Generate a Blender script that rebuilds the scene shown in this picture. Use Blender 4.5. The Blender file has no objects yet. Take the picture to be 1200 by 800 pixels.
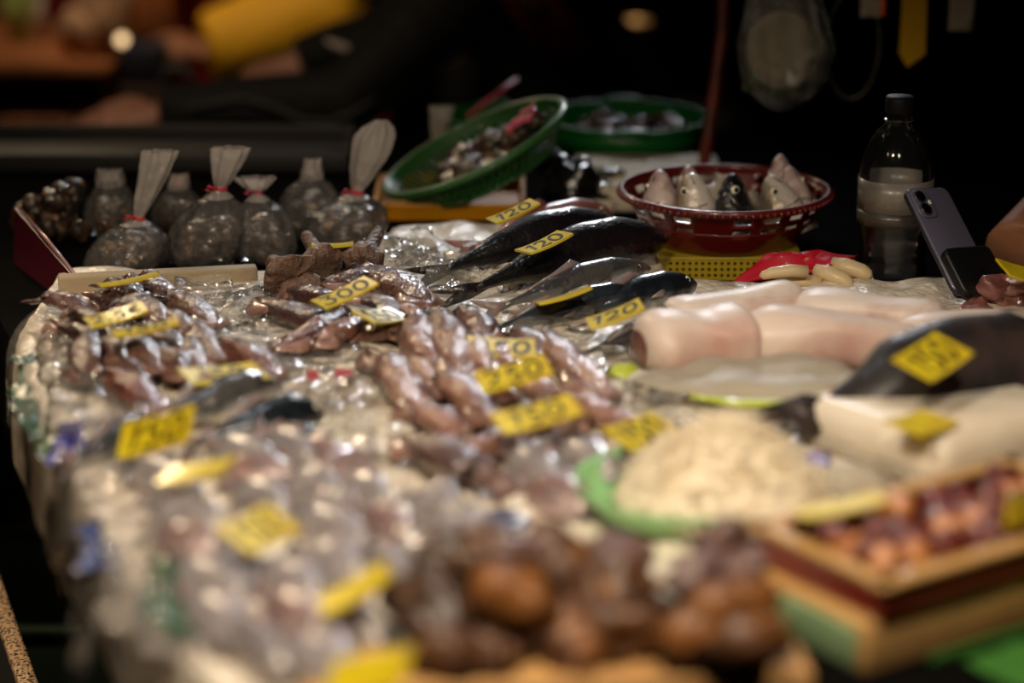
import bpy, math, random
import numpy as np
from mathutils import Vector, Matrix, noise

random.seed(7)
SC = bpy.context.scene
COL = SC.collection
PI = math.pi

# ------------------------------------------------------------------ camera
F = 1200 * 85 / 36.0
A = math.radians(17)
CAM = Vector((0, 0, 1.6))
FW = Vector((0, math.cos(A), -math.sin(A)))
UP = Vector((0, math.sin(A), math.cos(A)))
ICE = 0.85      # top of the ice bed
TOP = 0.82      # top of the bare table


def ray(px, py):
    return FW + Vector((1, 0, 0)) * ((px - 600) / F) + UP * ((400 - py) / F)


def U(px, py, z):
    d = ray(px, py)
    return CAM + d * ((z - CAM.z) / d.z)


def PD(px, py, depth):
    return CAM + ray(px, py) * depth


def I(px, py, lift=0.0):
    return U(px, py, ICE + lift)


cam_data = bpy.data.cameras.new('camera')
cam = bpy.data.objects.new('camera', cam_data)
COL.objects.link(cam)
cam.location = CAM
cam.rotation_euler = (PI / 2 - A, 0, 0)
cam_data.lens = 85
cam_data.sensor_width = 36
cam_data.clip_start = 0.05
cam_data.dof.use_dof = True
cam_data.dof.focus_distance = 2.74
cam_data.dof.aperture_fstop = 1.6
SC.camera = cam

# ------------------------------------------------------------------ materials
MATS = {}


def lin(c):
    return tuple(((v / 255.0) / 12.92 if v / 255.0 <= 0.04045 else ((v / 255.0 + 0.055) / 1.055) ** 2.4) for v in c) + (1.0,)


def mat(name, col, rough=0.5, metal=0.0, coat=0.0, coat_rough=0.08, spec=0.5, trans=0.0, ior=1.45,
        var=None, spots=None, grad=None, bump=None, bump2=None, sss=0.0, clear=0.0, emit=None, sheen=0.0, film_ior=1.4):
    """var=(colour, scale, lo, hi); spots the same on a finer field; grad=(belly colour, lo, hi) along generated z;
    clear = share of see-through film."""
    m = bpy.data.materials.new(name)
    m.use_nodes = True
    nt = m.node_tree
    N, L = nt.nodes, nt.links
    b = N['Principled BSDF']
    out = N['Material Output']
    b.inputs['Base Color'].default_value = lin(col)
    b.inputs['Roughness'].default_value = rough
    b.inputs['Metallic'].default_value = metal
    b.inputs['Coat Weight'].default_value = coat
    b.inputs['Coat Roughness'].default_value = coat_rough
    b.inputs['Specular IOR Level'].default_value = spec
    b.inputs['Transmission Weight'].default_value = trans
    b.inputs['IOR'].default_value = ior
    b.inputs['Sheen Weight'].default_value = sheen
    if sss:
        b.inputs['Subsurface Weight'].default_value = sss
        b.inputs['Subsurface Radius'].default_value = (1.0, 0.5, 0.35)
        b.inputs['Subsurface Scale'].default_value = 0.008
    tc = N.new('ShaderNodeTexCoord')
    sock = None

    def mix(fac, a, bcol):
        mx = N.new('ShaderNodeMix')
        mx.data_type = 'RGBA'
        L.new(fac, mx.inputs[0])
        if isinstance(a, tuple):
            mx.inputs[6].default_value = a
        else:
            L.new(a, mx.inputs[6])
        mx.inputs[7].default_value = bcol
        return mx.outputs[2]

    def nz(scale, detail=4, coord='Object'):
        n = N.new('ShaderNodeTexNoise')
        n.inputs['Scale'].default_value = scale
        n.inputs['Detail'].default_value = detail
        L.new(tc.outputs[coord], n.inputs['Vector'])
        return n.outputs['Fac']

    def remap(s, lo, hi):
        r = N.new('ShaderNodeMapRange')
        r.inputs[1].default_value = lo
        r.inputs[2].default_value = hi
        L.new(s, r.inputs[0])
        return r.outputs[0]

    cur = lin(col)
    if grad:
        sx = N.new('ShaderNodeSeparateXYZ')
        L.new(tc.outputs['Generated'], sx.inputs[0])
        cur = mix(remap(sx.outputs['Z'], grad[2], grad[1]), cur, lin(grad[0]))
        sock = cur
    if var:
        cur = mix(remap(nz(var[1]), var[2], var[3]), cur, lin(var[0]))
        sock = cur
    if spots:
        cur = mix(remap(nz(spots[1], 2), spots[2], spots[3]), cur, lin(spots[0]))
        sock = cur
    if sock is not None:
        L.new(sock, b.inputs['Base Color'])
    nrm = None
    for bp in (bump, bump2):
        if bp:
            bn = N.new('ShaderNodeBump')
            bn.inputs['Strength'].default_value = bp[0]
            bn.inputs['Distance'].default_value = bp[2] if len(bp) > 2 else 0.004
            L.new(nz(bp[1], 3), bn.inputs['Height'])
            if nrm is not None:
                L.new(nrm, bn.inputs['Normal'])
            nrm = bn.outputs['Normal']
    if nrm is not None:
        L.new(nrm, b.inputs['Normal'])
        L.new(nrm, b.inputs['Coat Normal'])
    if emit:
        b.inputs['Emission Color'].default_value = lin(emit[0])
        b.inputs['Emission Strength'].default_value = emit[1]
    if clear:
        tr = N.new('ShaderNodeBsdfTransparent')
        ms = N.new('ShaderNodeMixShader')
        ms.inputs[0].default_value = 1 - clear
        L.new(tr.outputs[0], ms.inputs[1])
        L.new(b.outputs[0], ms.inputs[2])
        gl = N.new('ShaderNodeBsdfGlossy')
        gl.inputs['Roughness'].default_value = coat_rough
        fr = N.new('ShaderNodeFresnel')
        fr.inputs['IOR'].default_value = film_ior
        if nrm is not None:
            L.new(nrm, gl.inputs['Normal'])
            L.new(nrm, fr.inputs['Normal'])
        m2 = N.new('ShaderNodeMixShader')
        L.new(fr.outputs[0], m2.inputs[0])
        L.new(ms.outputs[0], m2.inputs[1])
        L.new(gl.outputs[0], m2.inputs[2])
        L.new(m2.outputs[0], out.inputs['Surface'])
    MATS[name] = m
    return m


mat('squid dark', (104, 72, 66), 0.42, coat=1.0, coat_rough=0.06, var=((60, 37, 35), 28, .42, .6), spots=((40, 24, 24), 260, .54, .64), bump=(.6, 60, .010), bump2=(.5, 200, .003), sss=.1)
mat('squid umber', (118, 86, 76), 0.42, coat=1.0, coat_rough=0.06, var=((74, 47, 43), 24, .42, .6), spots=((50, 31, 29), 260, .54, .64), bump=(.6, 60, .010), bump2=(.5, 200, .003), sss=.1)
mat('squid red', (116, 66, 54), 0.42, coat=1.0, coat_rough=0.06, var=((76, 38, 33), 22, .42, .6), spots=((56, 28, 26), 260, .54, .64), bump=(.6, 60, .010), bump2=(.5, 200, .003), sss=.1)
mat('squid pale', (176, 138, 120), 0.42, coat=1.0, coat_rough=0.06, var=((126, 84, 70), 20, .42, .6), spots=((98, 64, 54), 260, .54, .64), bump=(.6, 60, .010), bump2=(.5, 200, .003), sss=.1)
mat('squid rose', (152, 110, 92), 0.42, coat=1.0, coat_rough=0.06, var=((104, 64, 50), 18, .42, .6), spots=((80, 48, 42), 260, .54, .64), bump=(.6, 60, .010), bump2=(.5, 200, .003), sss=.1)
mat('squid fin', (160, 124, 112), 0.35, coat=.8, coat_rough=.08, var=((112, 76, 66), 40, .4, .6), bump=(.3, 80), sss=.1)
mat('squid eye', (18, 16, 18), 0.1, coat=1.0)
mat('fish black', (11, 9, 10), 0.5, spec=.2, coat=.7, coat_rough=0.05, grad=((26, 22, 22), .02, .25), var=((20, 14, 17), 14, .45, .6), bump=(.35, 200, .003), bump2=(.35, 34, .006))
mat('fish fin black', (24, 20, 23), 0.4, coat=.5, bump=(.5, 120))
mat('fish silver', (84, 84, 88), 0.26, metal=.6, coat=.9, coat_rough=0.08, grad=((210, 206, 200), .3, .55), var=((112, 108, 104), 30, .5, .62), bump=(.35, 200, .003))
mat('fish blue', (44, 52, 62), 0.28, metal=.3, coat=.8, coat_rough=0.1, grad=((176, 176, 172), .1, .4), var=((26, 30, 36), 22, .5, .6), bump=(.2, 220, .002))
mat('fish pomfret', (132, 126, 132), 0.34, metal=.25, coat=.9, coat_rough=0.12, grad=((196, 188, 190), .05, .55), var=((168, 160, 162), 18, .45, .65), bump=(.35, 60, .005))
mat('fish pomfret rosy', (140, 116, 116), 0.34, metal=.2, coat=.9, coat_rough=0.12, grad=((196, 176, 174), .05, .55), var=((126, 88, 84), 14, .5, .68), bump=(.35, 60, .005))
mat('fish fin silver', (120, 112, 112), 0.4, coat=.5, var=((150, 120, 116), 50, .45, .6))
mat('fish red', (120, 74, 70), 0.4, coat=.6, grad=((196, 146, 138), .2, .6), var=((150, 92, 86), 24, .45, .62), bump=(.3, 160, .003))
mat('head silver', (104, 94, 76), 0.36, metal=.15, coat=.8, coat_rough=0.1, grad=((214, 202, 192), .42, .8), var=((150, 126, 84), 60, .54, .66), bump=(.5, 90, .006))
mat('head dark', (20, 20, 22), 0.36, metal=.1, coat=.9, coat_rough=0.08, grad=((96, 88, 76), .05, .28), bump=(.7, 110, .006))
mat('head pale', (176, 158, 152), 0.4, coat=.5, coat_rough=0.16, grad=((206, 186, 180), .2, .7), var=((170, 142, 138), 40, .45, .6), bump=(.4, 90, .005))
mat('eye white', (226, 222, 200), 0.15, coat=1.0)
mat('eye black', (6, 6, 7), 0.08, coat=1.0)
mat('gill', (70, 62, 54), .35, coat=.5)
mat('pink flesh', (218, 198, 186), 0.5, coat=.15, coat_rough=0.3, var=((196, 154, 142), 9, .47, .67), bump=(.3, 24, .006), sss=.12)
mat('pink flesh pale', (222, 206, 196), 0.5, coat=.15, coat_rough=0.3, var=((188, 158, 148), 14, .52, .68), bump=(.3, 24, .006), sss=.12)
mat('cut flesh', (150, 88, 76), 0.4, coat=.6, var=((96, 56, 48), 30, .42, .6), bump=(.5, 70, .006))
mat('ray skin', (34, 29, 29), 0.5, spec=.3, coat=.3, coat_rough=0.3, var=((56, 44, 42), 16, .5, .66), bump=(.3, 80, .004))
mat('tag yellow', (214, 192, 26), 0.42, coat=.35, coat_rough=0.15, var=((200, 172, 22), 40, .4, .6))
mat('tag ink', (12, 11, 10), 0.5)
mat('ice', (232, 220, 202), 0.42, coat=.5, coat_rough=.14, var=((204, 188, 170), 26, .42, .62), spots=((240, 234, 224), 70, .55, .68), bump=(.6, 45, .012), bump2=(.35, 160, .004), sss=.12)
mat('ice chunk', (228, 220, 206), 0.3, trans=.3, ior=1.31, coat=.8, coat_rough=.06, bump=(.4, 60, .006))
mat('film', (236, 228, 216), 0.3, clear=.90, coat_rough=.06, film_ior=1.3, bump=(.7, 50, .010), bump2=(.4, 14, .02))
mat('film cloudy', (216, 206, 198), 0.3, clear=.89, coat_rough=.08, bump=(.7, 60, .010), bump2=(.5, 22, .02))
mat('film gathered', (222, 212, 204), 0.3, clear=.60, coat_rough=.12, bump=(.6, 60, .010), bump2=(.5, 22, .02))
mat('film milky', (184, 174, 156), 0.8, spec=.2, clear=.25, coat_rough=.5, film_ior=1.15, bump=(.4, 30, .010))
mat('scrap green', (30, 84, 50), 0.4, clear=.3, coat_rough=.2, film_ior=1.25, bump=(.5, 30, .01))
mat('scrap blue', (38, 70, 150), 0.4, clear=.2, coat_rough=.2, film_ior=1.25, bump=(.5, 30, .01))
mat('scrap indigo', (52, 48, 150), 0.3, coat=.6, bump=(.5, 30, .01))
mat('scrap navy', (22, 28, 74), 0.35, coat=.5, bump=(.5, 30, .01))
mat('scrap red', (176, 40, 44), 0.35, coat=.5)
mat('scrap lime', (178, 190, 60), 0.4, coat=.5)
mat('conch flesh', (112, 84, 68), 0.55, coat=.15, coat_rough=.3, var=((78, 56, 44), 30, .42, .62), bump=(.8, 70, .010), bump2=(.6, 180, .005))
mat('conch hollow', (46, 30, 26), 0.5, coat=.3)
mat('meat brown', (74, 56, 44), 0.34, coat=.8, coat_rough=.08, var=((34, 25, 20), 50, .42, .58), spots=((140, 106, 72), 80, .58, .66), bump=(.6, 60, .01))
mat('band red', (196, 40, 52), 0.4)
mat('band pink', (214, 84, 104), 0.4)
mat('green plastic', (46, 96, 44), 0.4, coat=.2)
mat('tub green', (18, 104, 40), 0.4, coat=.2)
mat('red plastic', (92, 18, 16), 0.32, coat=.5)
mat('yellow plastic', (170, 146, 36), 0.4, coat=.2)
mat('tray yellow', (210, 140, 20), 0.4, coat=.2)
mat('polystyrene', (206, 194, 174), 0.7, var=((158, 140, 120), 14, .55, .7), bump=(.2, 120))
mat('board cream', (160, 142, 114), 0.7, var=((132, 112, 88), 14, .5, .68), bump=(.3, 90))
mat('glove red', (190, 22, 44), 0.45, coat=.2, bump=(.2, 40))
mat('glove cream', (214, 190, 146), 0.45, coat=.2, bump=(.15, 60))
mat('water', (255, 255, 255), 0.0, trans=1.0, ior=1.33)
mat('bottle plastic', (90, 92, 92), 0.2, clear=.96, coat_rough=.03)
mat('bottle label', (150, 142, 132), 0.5, clear=.3, coat_rough=.25, var=((110, 102, 94), 16, .45, .62))
mat('bottle label lower', (84, 74, 66), 0.5, clear=.45, coat_rough=.25)
mat('cap dark', (14, 14, 16), 0.6, spec=.2)
mat('phone back', (92, 89, 108), 0.32, coat=.3)
mat('phone rim', (70, 68, 84), 0.25, metal=.7)
mat('lens glass', (8, 8, 10), 0.05, coat=1.0)
mat('lens ring', (110, 106, 124), 0.25, metal=.8)
mat('holder black', (14, 14, 16), 0.45)
mat('skin', (150, 102, 74), 0.55, var=((134, 88, 64), 20, .4, .6), sss=.1)
mat('skin fair', (206, 158, 136), 0.5, var=((190, 136, 116), 20, .4, .6), sss=.1)
mat('hair black', (16, 14, 14), 0.5)
mat('jacket black', (13, 14, 15), 0.75, bump=(.4, 18, .02), sheen=.1)
mat('piping grey', (84, 84, 84), 0.7)
mat('stripe white', (236, 222, 218), 0.6)
mat('shirt red', (96, 16, 16), 0.8)
mat('jacket yellow', (218, 164, 20), 0.7, bump=(.4, 16, .02))
mat('jacket navy', (34, 44, 78), 0.7, bump=(.4, 16, .02))
mat('trousers dark', (22, 22, 26), 0.8)
mat('shoe dark', (18, 16, 15), 0.6)
mat('shirt dark', (24, 22, 24), 0.8)
mat('tan board', (196, 150, 92), 0.55, var=((178, 132, 78), 8, .4, .6))
mat('tan plastic', (172, 130, 74), 0.5, coat=.15)
mat('red plastic deep', (124, 34, 20), 0.45)
mat('lid green pale', (150, 178, 130), 0.4, clear=.15, coat=.3)
mat('strip green', (52, 104, 36), 0.6)
mat('whitebait', (226, 212, 186), 0.6, coat=.15, var=((212, 194, 164), 40, .45, .62), bump=(.2, 120, .004))
mat('dish green', (136, 186, 126), 0.4, coat=.2)
mat('white block', (222, 210, 192), 0.55, coat=.15, var=((210, 194, 172), 12, .45, .62), bump=(.15, 20, .006))
mat('shell brown', (86, 52, 26), 0.45, coat=.2, coat_rough=.3, var=((46, 26, 14), 26, .44, .6), spots=((140, 88, 36), 40, .56, .68), bump=(.5, 60, .008))
mat('shell amber', (128, 78, 32), 0.5, coat=.2, coat_rough=.3, var=((72, 40, 16), 26, .44, .6), bump=(.5, 60, .008))
mat('shell mauve', (100, 72, 66), 0.45, coat=.2, coat_rough=.3, var=((66, 42, 38), 30, .44, .6), bump=(.4, 60, .008))
mat('shell dark', (70, 50, 38), 0.4, coat=.2, coat_rough=.3, var=((36, 26, 20), 26, .44, .6), spots=((120, 84, 52), 60, .58, .7), bump=(.5, 60, .008))
mat('marinated red', (96, 32, 22), 0.4, coat=.5, coat_rough=.2, var=((52, 16, 10), 40, .42, .6), bump=(.5, 80, .008))
mat('marinated gold', (176, 112, 58), 0.4, coat=.5, coat_rough=.2, var=((120, 60, 28), 40, .42, .6), bump=(.5, 80, .008))
mat('table dark', (12, 11, 10), 1.0, spec=.02, var=((8, 7, 7), 8, .4, .6))
mat('steel grey', (74, 72, 72), 0.5, metal=.5)
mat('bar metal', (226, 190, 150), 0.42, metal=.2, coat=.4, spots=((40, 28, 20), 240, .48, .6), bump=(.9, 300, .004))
mat('crate dark', (24, 22, 20), 0.7)
mat('crate green', (12, 30, 14), 0.7)
mat('maroon', (66, 18, 30), 0.3, coat=.6, coat_rough=.1)
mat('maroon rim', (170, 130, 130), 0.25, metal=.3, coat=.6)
mat('black bag', (12, 12, 13), 0.3, coat=.5, bump=(.6, 40, .01))
mat('floor', (38, 32, 28), 0.4, var=((24, 20, 18), 3, .4, .6), bump=(.2, 30))
mat('wall', (22, 18, 16), 0.9, var=((14, 12, 11), 3, .4, .6))
mat('ceiling', (20, 18, 17), 0.9)
mat('counter wood', (168, 104, 62), 0.5, var=((138, 84, 48), 6, .4, .6))
mat('counter dark', (50, 28, 16), 0.7)
mat('basket brown', (110, 62, 24), 0.6, var=((70, 38, 16), 30, .4, .6))
mat('sack beige', (176, 138, 108), 0.8, bump=(.4, 20, .02))
mat('cloth maroon', (150, 22, 26), 0.85)
mat('leaf pale', (170, 190, 110), 0.6, bump=(.4, 20, .02))
mat('paper white', (226, 220, 210), 0.7)
mat('navy box', (24, 26, 44), 0.7)
mat('pole brown', (120, 46, 22), 0.5, var=((80, 30, 16), 20, .4, .6))
mat('tape yellow', (228, 176, 30), 0.4, coat=.3)
mat('clip orange', (240, 100, 20), 0.4)
mat('wire clear', (120, 116, 96), 0.3, coat=.5)
mat('plate cream', (150, 142, 116), 0.45, coat=.15)
mat('herb green', (60, 92, 40), 0.6)
mat('can brown', (92, 58, 34), 0.45, metal=.3)
mat('can lid', (236, 196, 140), 0.35, metal=.3)
mat('rail metal', (60, 56, 54), 0.4, metal=.7)
mat('bulb glow', (255, 220, 170), 0.3, emit=((255, 214, 160), 2.2))  # emission imitates a bright glint
mat('pink cloth', (208, 92, 120), 0.6)


# ------------------------------------------------------------------ mesh builder
class MB:
    def __init__(self):
        self.v = []
        self.f = []

    def add(self, vs, fs):
        o = len(self.v)
        self.v += [Vector(p) for p in vs]
        self.f += [tuple(i + o for i in q) for q in fs]
        return self

    def loft(self, rings, cap0=True, cap1=True, close=True):
        n = len(rings[0])
        vs = [p for r in rings for p in r]
        fs = []
        for k in range(len(rings) - 1):
            for i in range(n if close else n - 1):
                j = (i + 1) % n
                fs.append((k * n + i, k * n + j, (k + 1) * n + j, (k + 1) * n + i))
        if cap0:
            fs.append(tuple(range(n - 1, -1, -1)))
        if cap1:
            b = (len(rings) - 1) * n
            fs.append(tuple(b + i for i in range(n)))
        return self.add(vs, fs)

    def tube(self, pts, radii, seg=10, flat=1.0, up=Vector((0, 0, 1)), cap=True):
        pts = [Vector(p) for p in pts]
        if not hasattr(radii, '__len__'):
            radii = [radii] * len(pts)
        rings = []
        for i, p in enumerate(pts):
            t = (pts[min(i + 1, len(pts) - 1)] - pts[max(i - 1, 0)])
            t = t.normalized() if t.length > 1e-9 else Vector((1, 0, 0))
            u = up if abs(t.dot(up)) < 0.96 else Vector((1, 0.2, 0)).normalized()
            s = t.cross(u).normalized()
            w = s.cross(t).normalized()
            rings.append([p + s * math.cos(a) * radii[i] + w * math.sin(a) * radii[i] * flat
                          for a in (2 * PI * k / seg for k in range(seg))])
        return self.loft(rings, cap, cap)

    def blob(self, c, r, amp=0.0, freq=1.0, seed=0, seg=16, rings=10, rot=None):
        c = Vector(c)
        if not hasattr(r, '__len__'):
            r = (r, r, r)
        vs = []
        for i in range(rings + 1):
            th = PI * i / rings
            for k in range(seg):
                ph = 2 * PI * k / seg
                d = Vector((math.sin(th) * math.cos(ph), math.sin(th) * math.sin(ph), math.cos(th)))
                q = 1 + (amp * noise.noise(d * freq + Vector((seed * 3.17, seed * 1.3, seed * 0.7))) if amp else 0)
                p = Vector((d.x * r[0], d.y * r[1], d.z * r[2])) * q
                if rot is not None:
                    p = rot @ p
                vs.append(c + p)
        fs = []
        for i in range(rings):
            for k in range(seg):
                j = (k + 1) % seg
                fs.append((i * seg + k, (i + 1) * seg + k, (i + 1) * seg + j, i * seg + j))
        return self.add(vs, fs)

    def lathe(self, prof, seg=40, c=(0, 0, 0), sx=1.0, sy=1.0, cap0=False, cap1=False, wob=None):
        c = Vector(c)
        rings = []
        for (r, z) in prof:
            rings.append([c + Vector((sx * r * math.cos(a) * (wob(a, z) if wob else 1),
                                      sy * r * math.sin(a) * (wob(a, z) if wob else 1), z))
                          for a in (2 * PI * k / seg for k in range(seg))])
        return self.loft(rings, cap0, cap1)

    def rbox(self, c, s, r=0.004, bev=0.002, M=None, seg=4):
        """box with rounded upright corners (r) and small top/bottom chamfers."""
        c = Vector(c)
        hx, hy, hz = s[0] / 2, s[1] / 2, s[2] / 2
        r = min(r, hx * .98, hy * .98)
        bev = min(bev, hz * .9, r * .9 if r > 0 else bev)

        def ring(ins, z):
            out = []
            rr = max(r - ins, 1e-5)
            for q, (sx, sy) in enumerate(((1, 1), (-1, 1), (-1, -1), (1, -1))):
                cx, cy = sx * (hx - r), sy * (hy - r)
                for k in range(seg + 1):
                    a = q * PI / 2 + (PI / 2) * k / seg
                    out.append(Vector((cx + rr * math.cos(a), cy + rr * math.sin(a), z)))
            return out
        rings = [ring(bev, -hz), ring(bev * .3, -hz + bev * .3), ring(0, -hz + bev), ring(0, hz - bev), ring(bev * .3, hz - bev * .3), ring(bev, hz)]
        rings = [[c + (M @ p if M is not None else p) for p in rg] for rg in rings]
        return self.loft(rings)

    def prism(self, poly, z0, z1):
        n = len(poly)
        vs = [(x, y, z0) for x, y in poly] + [(x, y, z1) for x, y in poly]
        fs = [tuple(range(n - 1, -1, -1)), tuple(range(n, 2 * n))]
        fs += [(i, (i + 1) % n, n + (i + 1) % n, n + i) for i in range(n)]
        return self.add(vs, fs)


def props(o, label, cat, group=None, kind=None):
    if label:
        o['label'] = label
    if cat:
        o['category'] = cat
    if group:
        o['group'] = group
    if kind:
        o['kind'] = kind
    return o


def frame(origin, x, zhint):
    x = Vector(x).normalized()
    z = Vector(zhint)
    z = (z - x * z.dot(x)).normalized()
    y = z.cross(x)
    return Matrix(((x.x, y.x, z.x, origin[0]), (x.y, y.y, z.y, origin[1]), (x.z, y.z, z.z, origin[2]), (0, 0, 0, 1)))


def root(name, M, label, cat, group=None):
    if not isinstance(M, Matrix):
        M = Matrix.Translation(Vector(M))
    o = bpy.data.objects.new(name, None)
    o.empty_display_size = 0.02
    o.matrix_world = M
    COL.objects.link(o)
    return props(o, label, cat, group)


def part(name, mb, m, parent=None, world=False, origin=None, smooth=True, solid=0.0, sub=0, voxel=0.0, label=None):
    """link a builder as ONE mesh object; world=True: the builder's points are world points."""
    me = bpy.data.meshes.new(name)
    W = Matrix.Identity(4)
    vs = mb.v
    if parent is not None:
        chain = []
        p = parent
        while p is not None:
            chain.append(p)
            p = p.parent
        for q in reversed(chain):
            W = W @ q.matrix_basis
        if world:
            inv = W.inverted()
            vs = [inv @ v for v in vs]
    elif origin is not None:
        vs = [v - Vector(origin) for v in vs]
    me.from_pydata([tuple(v) for v in vs], [], mb.f)
    me.validate()
    me.update()
    if smooth:
        me.polygons.foreach_set('use_smooth', [True] * len(me.polygons))
    me.materials.append(MATS[m])
    o = bpy.data.objects.new(name, me)
    COL.objects.link(o)
    if parent is not None:
        o.parent = parent
    elif origin is not None:
        o.location = Vector(origin)
    if label:
        o['label'] = label
    if voxel:
        r = o.modifiers.new('remesh', 'REMESH')
        r.mode = 'VOXEL'
        r.voxel_size = voxel
        r.use_smooth_shade = True
        s = o.modifiers.new('smooth', 'SMOOTH')
        s.iterations = 4
    if solid:
        s = o.modifiers.new('solid', 'SOLIDIFY')
        s.thickness = solid
        s.offset = 0
    if sub:
        s = o.modifiers.new('sub', 'SUBSURF')
        s.levels = s.render_levels = sub
    return o


def thing(name, mb, m, label, cat, group=None, kind=None, origin=None, **kw):
    if origin is None:
        xs = [v.x for v in mb.v]
        ys = [v.y for v in mb.v]
        origin = ((min(xs) + max(xs)) / 2, (min(ys) + max(ys)) / 2, min(v.z for v in mb.v))
    o = part(name, mb, m, origin=origin, **kw)
    return props(o, label, cat, group, kind)


def struct(name, mb, m):
    o = part(name, mb, m, smooth=False)
    o['kind'] = 'structure'
    return o


def interp(tab, s):
    for (a, va), (b, vb) in zip(tab, tab[1:]):
        if s <= b:
            t = (s - a) / (b - a)
            t = t * t * (3 - 2 * t) * .5 + t * .5
            return va + (vb - va) * t
    return tab[-1][1]


# ------------------------------------------------------------------ fish
FISH_PROF = [(0, .13), (.12, .24), (.32, .66), (.55, 1), (.74, .95), (.88, .70), (.96, .38), (1, .06)]
FLAT_PROF = [(0, .12), (.10, .34), (.30, .86), (.52, 1), (.72, .92), (.87, .62), (.96, .30), (1, .06)]


def fin_solid(pts, t):
    """flat polygon in the local xz plane given (x,z) with thickness t that thins to the rim."""
    mb = MB()
    n = len(pts)
    vs = [(x, -t / 2, z) for x, z in pts] + [(x, t / 2, z) for x, z in pts]
    fs = [tuple(range(n - 1, -1, -1)), tuple(range(n, 2 * n))] + [(i, (i + 1) % n, n + (i + 1) % n, n + i) for i in range(n)]
    return mb.add(vs, fs)


def fish(name, tail, head, H, T, label, cat, m='fish silver', mf='fish fin silver', group=None, zhint=(0, 0, 1),
         prof=FISH_PROF, cut=0.0, bend=0.0, eye=.045, tailw=.55, fins=True, seg=24, body_label=None, gill=True):
    tail, head = Vector(tail), Vector(head)
    L = (head - tail).length
    r = root(name, frame((tail + head) / 2, head - tail, zhint), label, cat, group)
    ped = -L / 2 + (.15 * L if cut == 0 else 0)
    bl = L / 2 - ped

    def bz(x):
        return bend * (1 - (2 * x / L) ** 2)
    mb = MB()
    rings = []
    n = 26
    for k in range(n + 1):
        s = cut + (1 - cut) * k / n
        x = ped + bl * k / n
        h = interp(prof, s)
        step = 1.0 + (.035 if .70 < s < .74 else 0)
        hh, tt = H / 2 * h * step, T / 2 * min(1, h * (1.12 if s < .5 else 1.0)) * step
        rings.append([Vector((x, tt * math.cos(a) * (abs(math.cos(a)) ** .15 if abs(math.cos(a)) > 1e-6 else 0), bz(x) + hh * math.sin(a) - (H * .05 * (s > .8) * (s - .8) * 5)))
                      for a in (2 * PI * q / seg for q in range(seg))])
    mb.loft(rings)
    part('body', mb, m, r, label=body_label)
    if cut == 0:
        tb = bz(ped)
        w = H * tailw
        part('tail_fin', fin_solid([(ped + .05 * L, tb + .06 * H), (ped - .03 * L, tb + .14 * H), (-L / 2 - .02 * L, tb + w), (-L / 2 + .01 * L, tb + w * .55), (-L / 2 + .065 * L, tb + .02 * H), (-L / 2 + .01 * L, tb - w * .55), (-L / 2 - .02 * L, tb - w), (ped - .03 * L, tb - .14 * H), (ped + .05 * L, tb - .06 * H)], max(.002, T * .07)), mf, r)
        if fins:
            z0 = H * .43
            part('dorsal_fin', fin_solid([(L * .14, z0 + bz(L * .14)), (L * .07, z0 + H * .22 + bz(0)), (-.05 * L, z0 + H * .13), (-.2 * L, H * .22 + bz(-.2 * L)), (-.2 * L, H * .1 + bz(-.2 * L)), (L * .0, H * .3 + bz(0))], max(.002, T * .06)), mf, r)
            part('anal_fin', fin_solid([(-L * .04, -H * .4), (-L * .1, -H * .62), (-.16 * L, -H * .42), (-.22 * L, -H * .14), (-.1 * L, -H * .2)], max(.002, T * .06)), mf, r)
            for sd in (-1, 1):
                pm = MB()
                x0 = L * .22
                pm.tube([(x0, sd * T * .43, -H * .05), (x0 - .06 * L, sd * T * .56, -H * .12), (x0 - .13 * L, sd * T * .55, -H * .16)], [H * .05, H * .08, H * .015], 8, .3, up=Vector((0, 1, 0)))
                part('pectoral_fin', pm, mf, r)
    if eye:
        ex = L / 2 - bl / (1 - cut) * (.115 if cut == 0 else .15)
        hy = interp(prof, .885 if cut == 0 else .85)
        er = eye if eye < .02 else eye * H * 2.2
        for sd in (-1, 1):
            e = part('eye', MB().blob((ex, sd * T / 2 * hy * (.78 if cut == 0 else .86), H * .07), (er, er * .55, er), seg=14, rings=8), 'eye white', r)
            part('pupil', MB().blob((ex, sd * (T / 2 * hy * (.78 if cut == 0 else .86) + er * .33), H * .07), (er * .56, er * .34, er * .56), seg=12, rings=8), 'eye black', e)
    if gill and cut > 0:
        for sd in (-1, 1):
            g = MB()
            pts, s0 = [], .72
            for q in range(9):
                a = -1.0 + 2.0 * q / 8
                s = .735 - .035 * math.cos(a * 1.2)
                x = ped + bl * (s - cut) / (1 - cut)
                hh = interp(prof, s)
                pts.append((x, sd * (T / 2 * hh * math.cos(a * .95) * 1.0), H / 2 * hh * math.sin(a * .95)))
            g.tube(pts, .0009, 6)
            part('gill_cover', g, 'gill', r)
            mth = MB().tube([(L / 2 - bl / (1 - cut) * .005, sd * T * .05, -H * .02), (L / 2 - bl / (1 - cut) * .05, sd * T * .21, -H * .10), (L / 2 - bl / (1 - cut) * .10, sd * T * .30, -H * .17)], .0008, 6)
            part('mouth', mth, 'gill', r)
    return r


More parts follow.
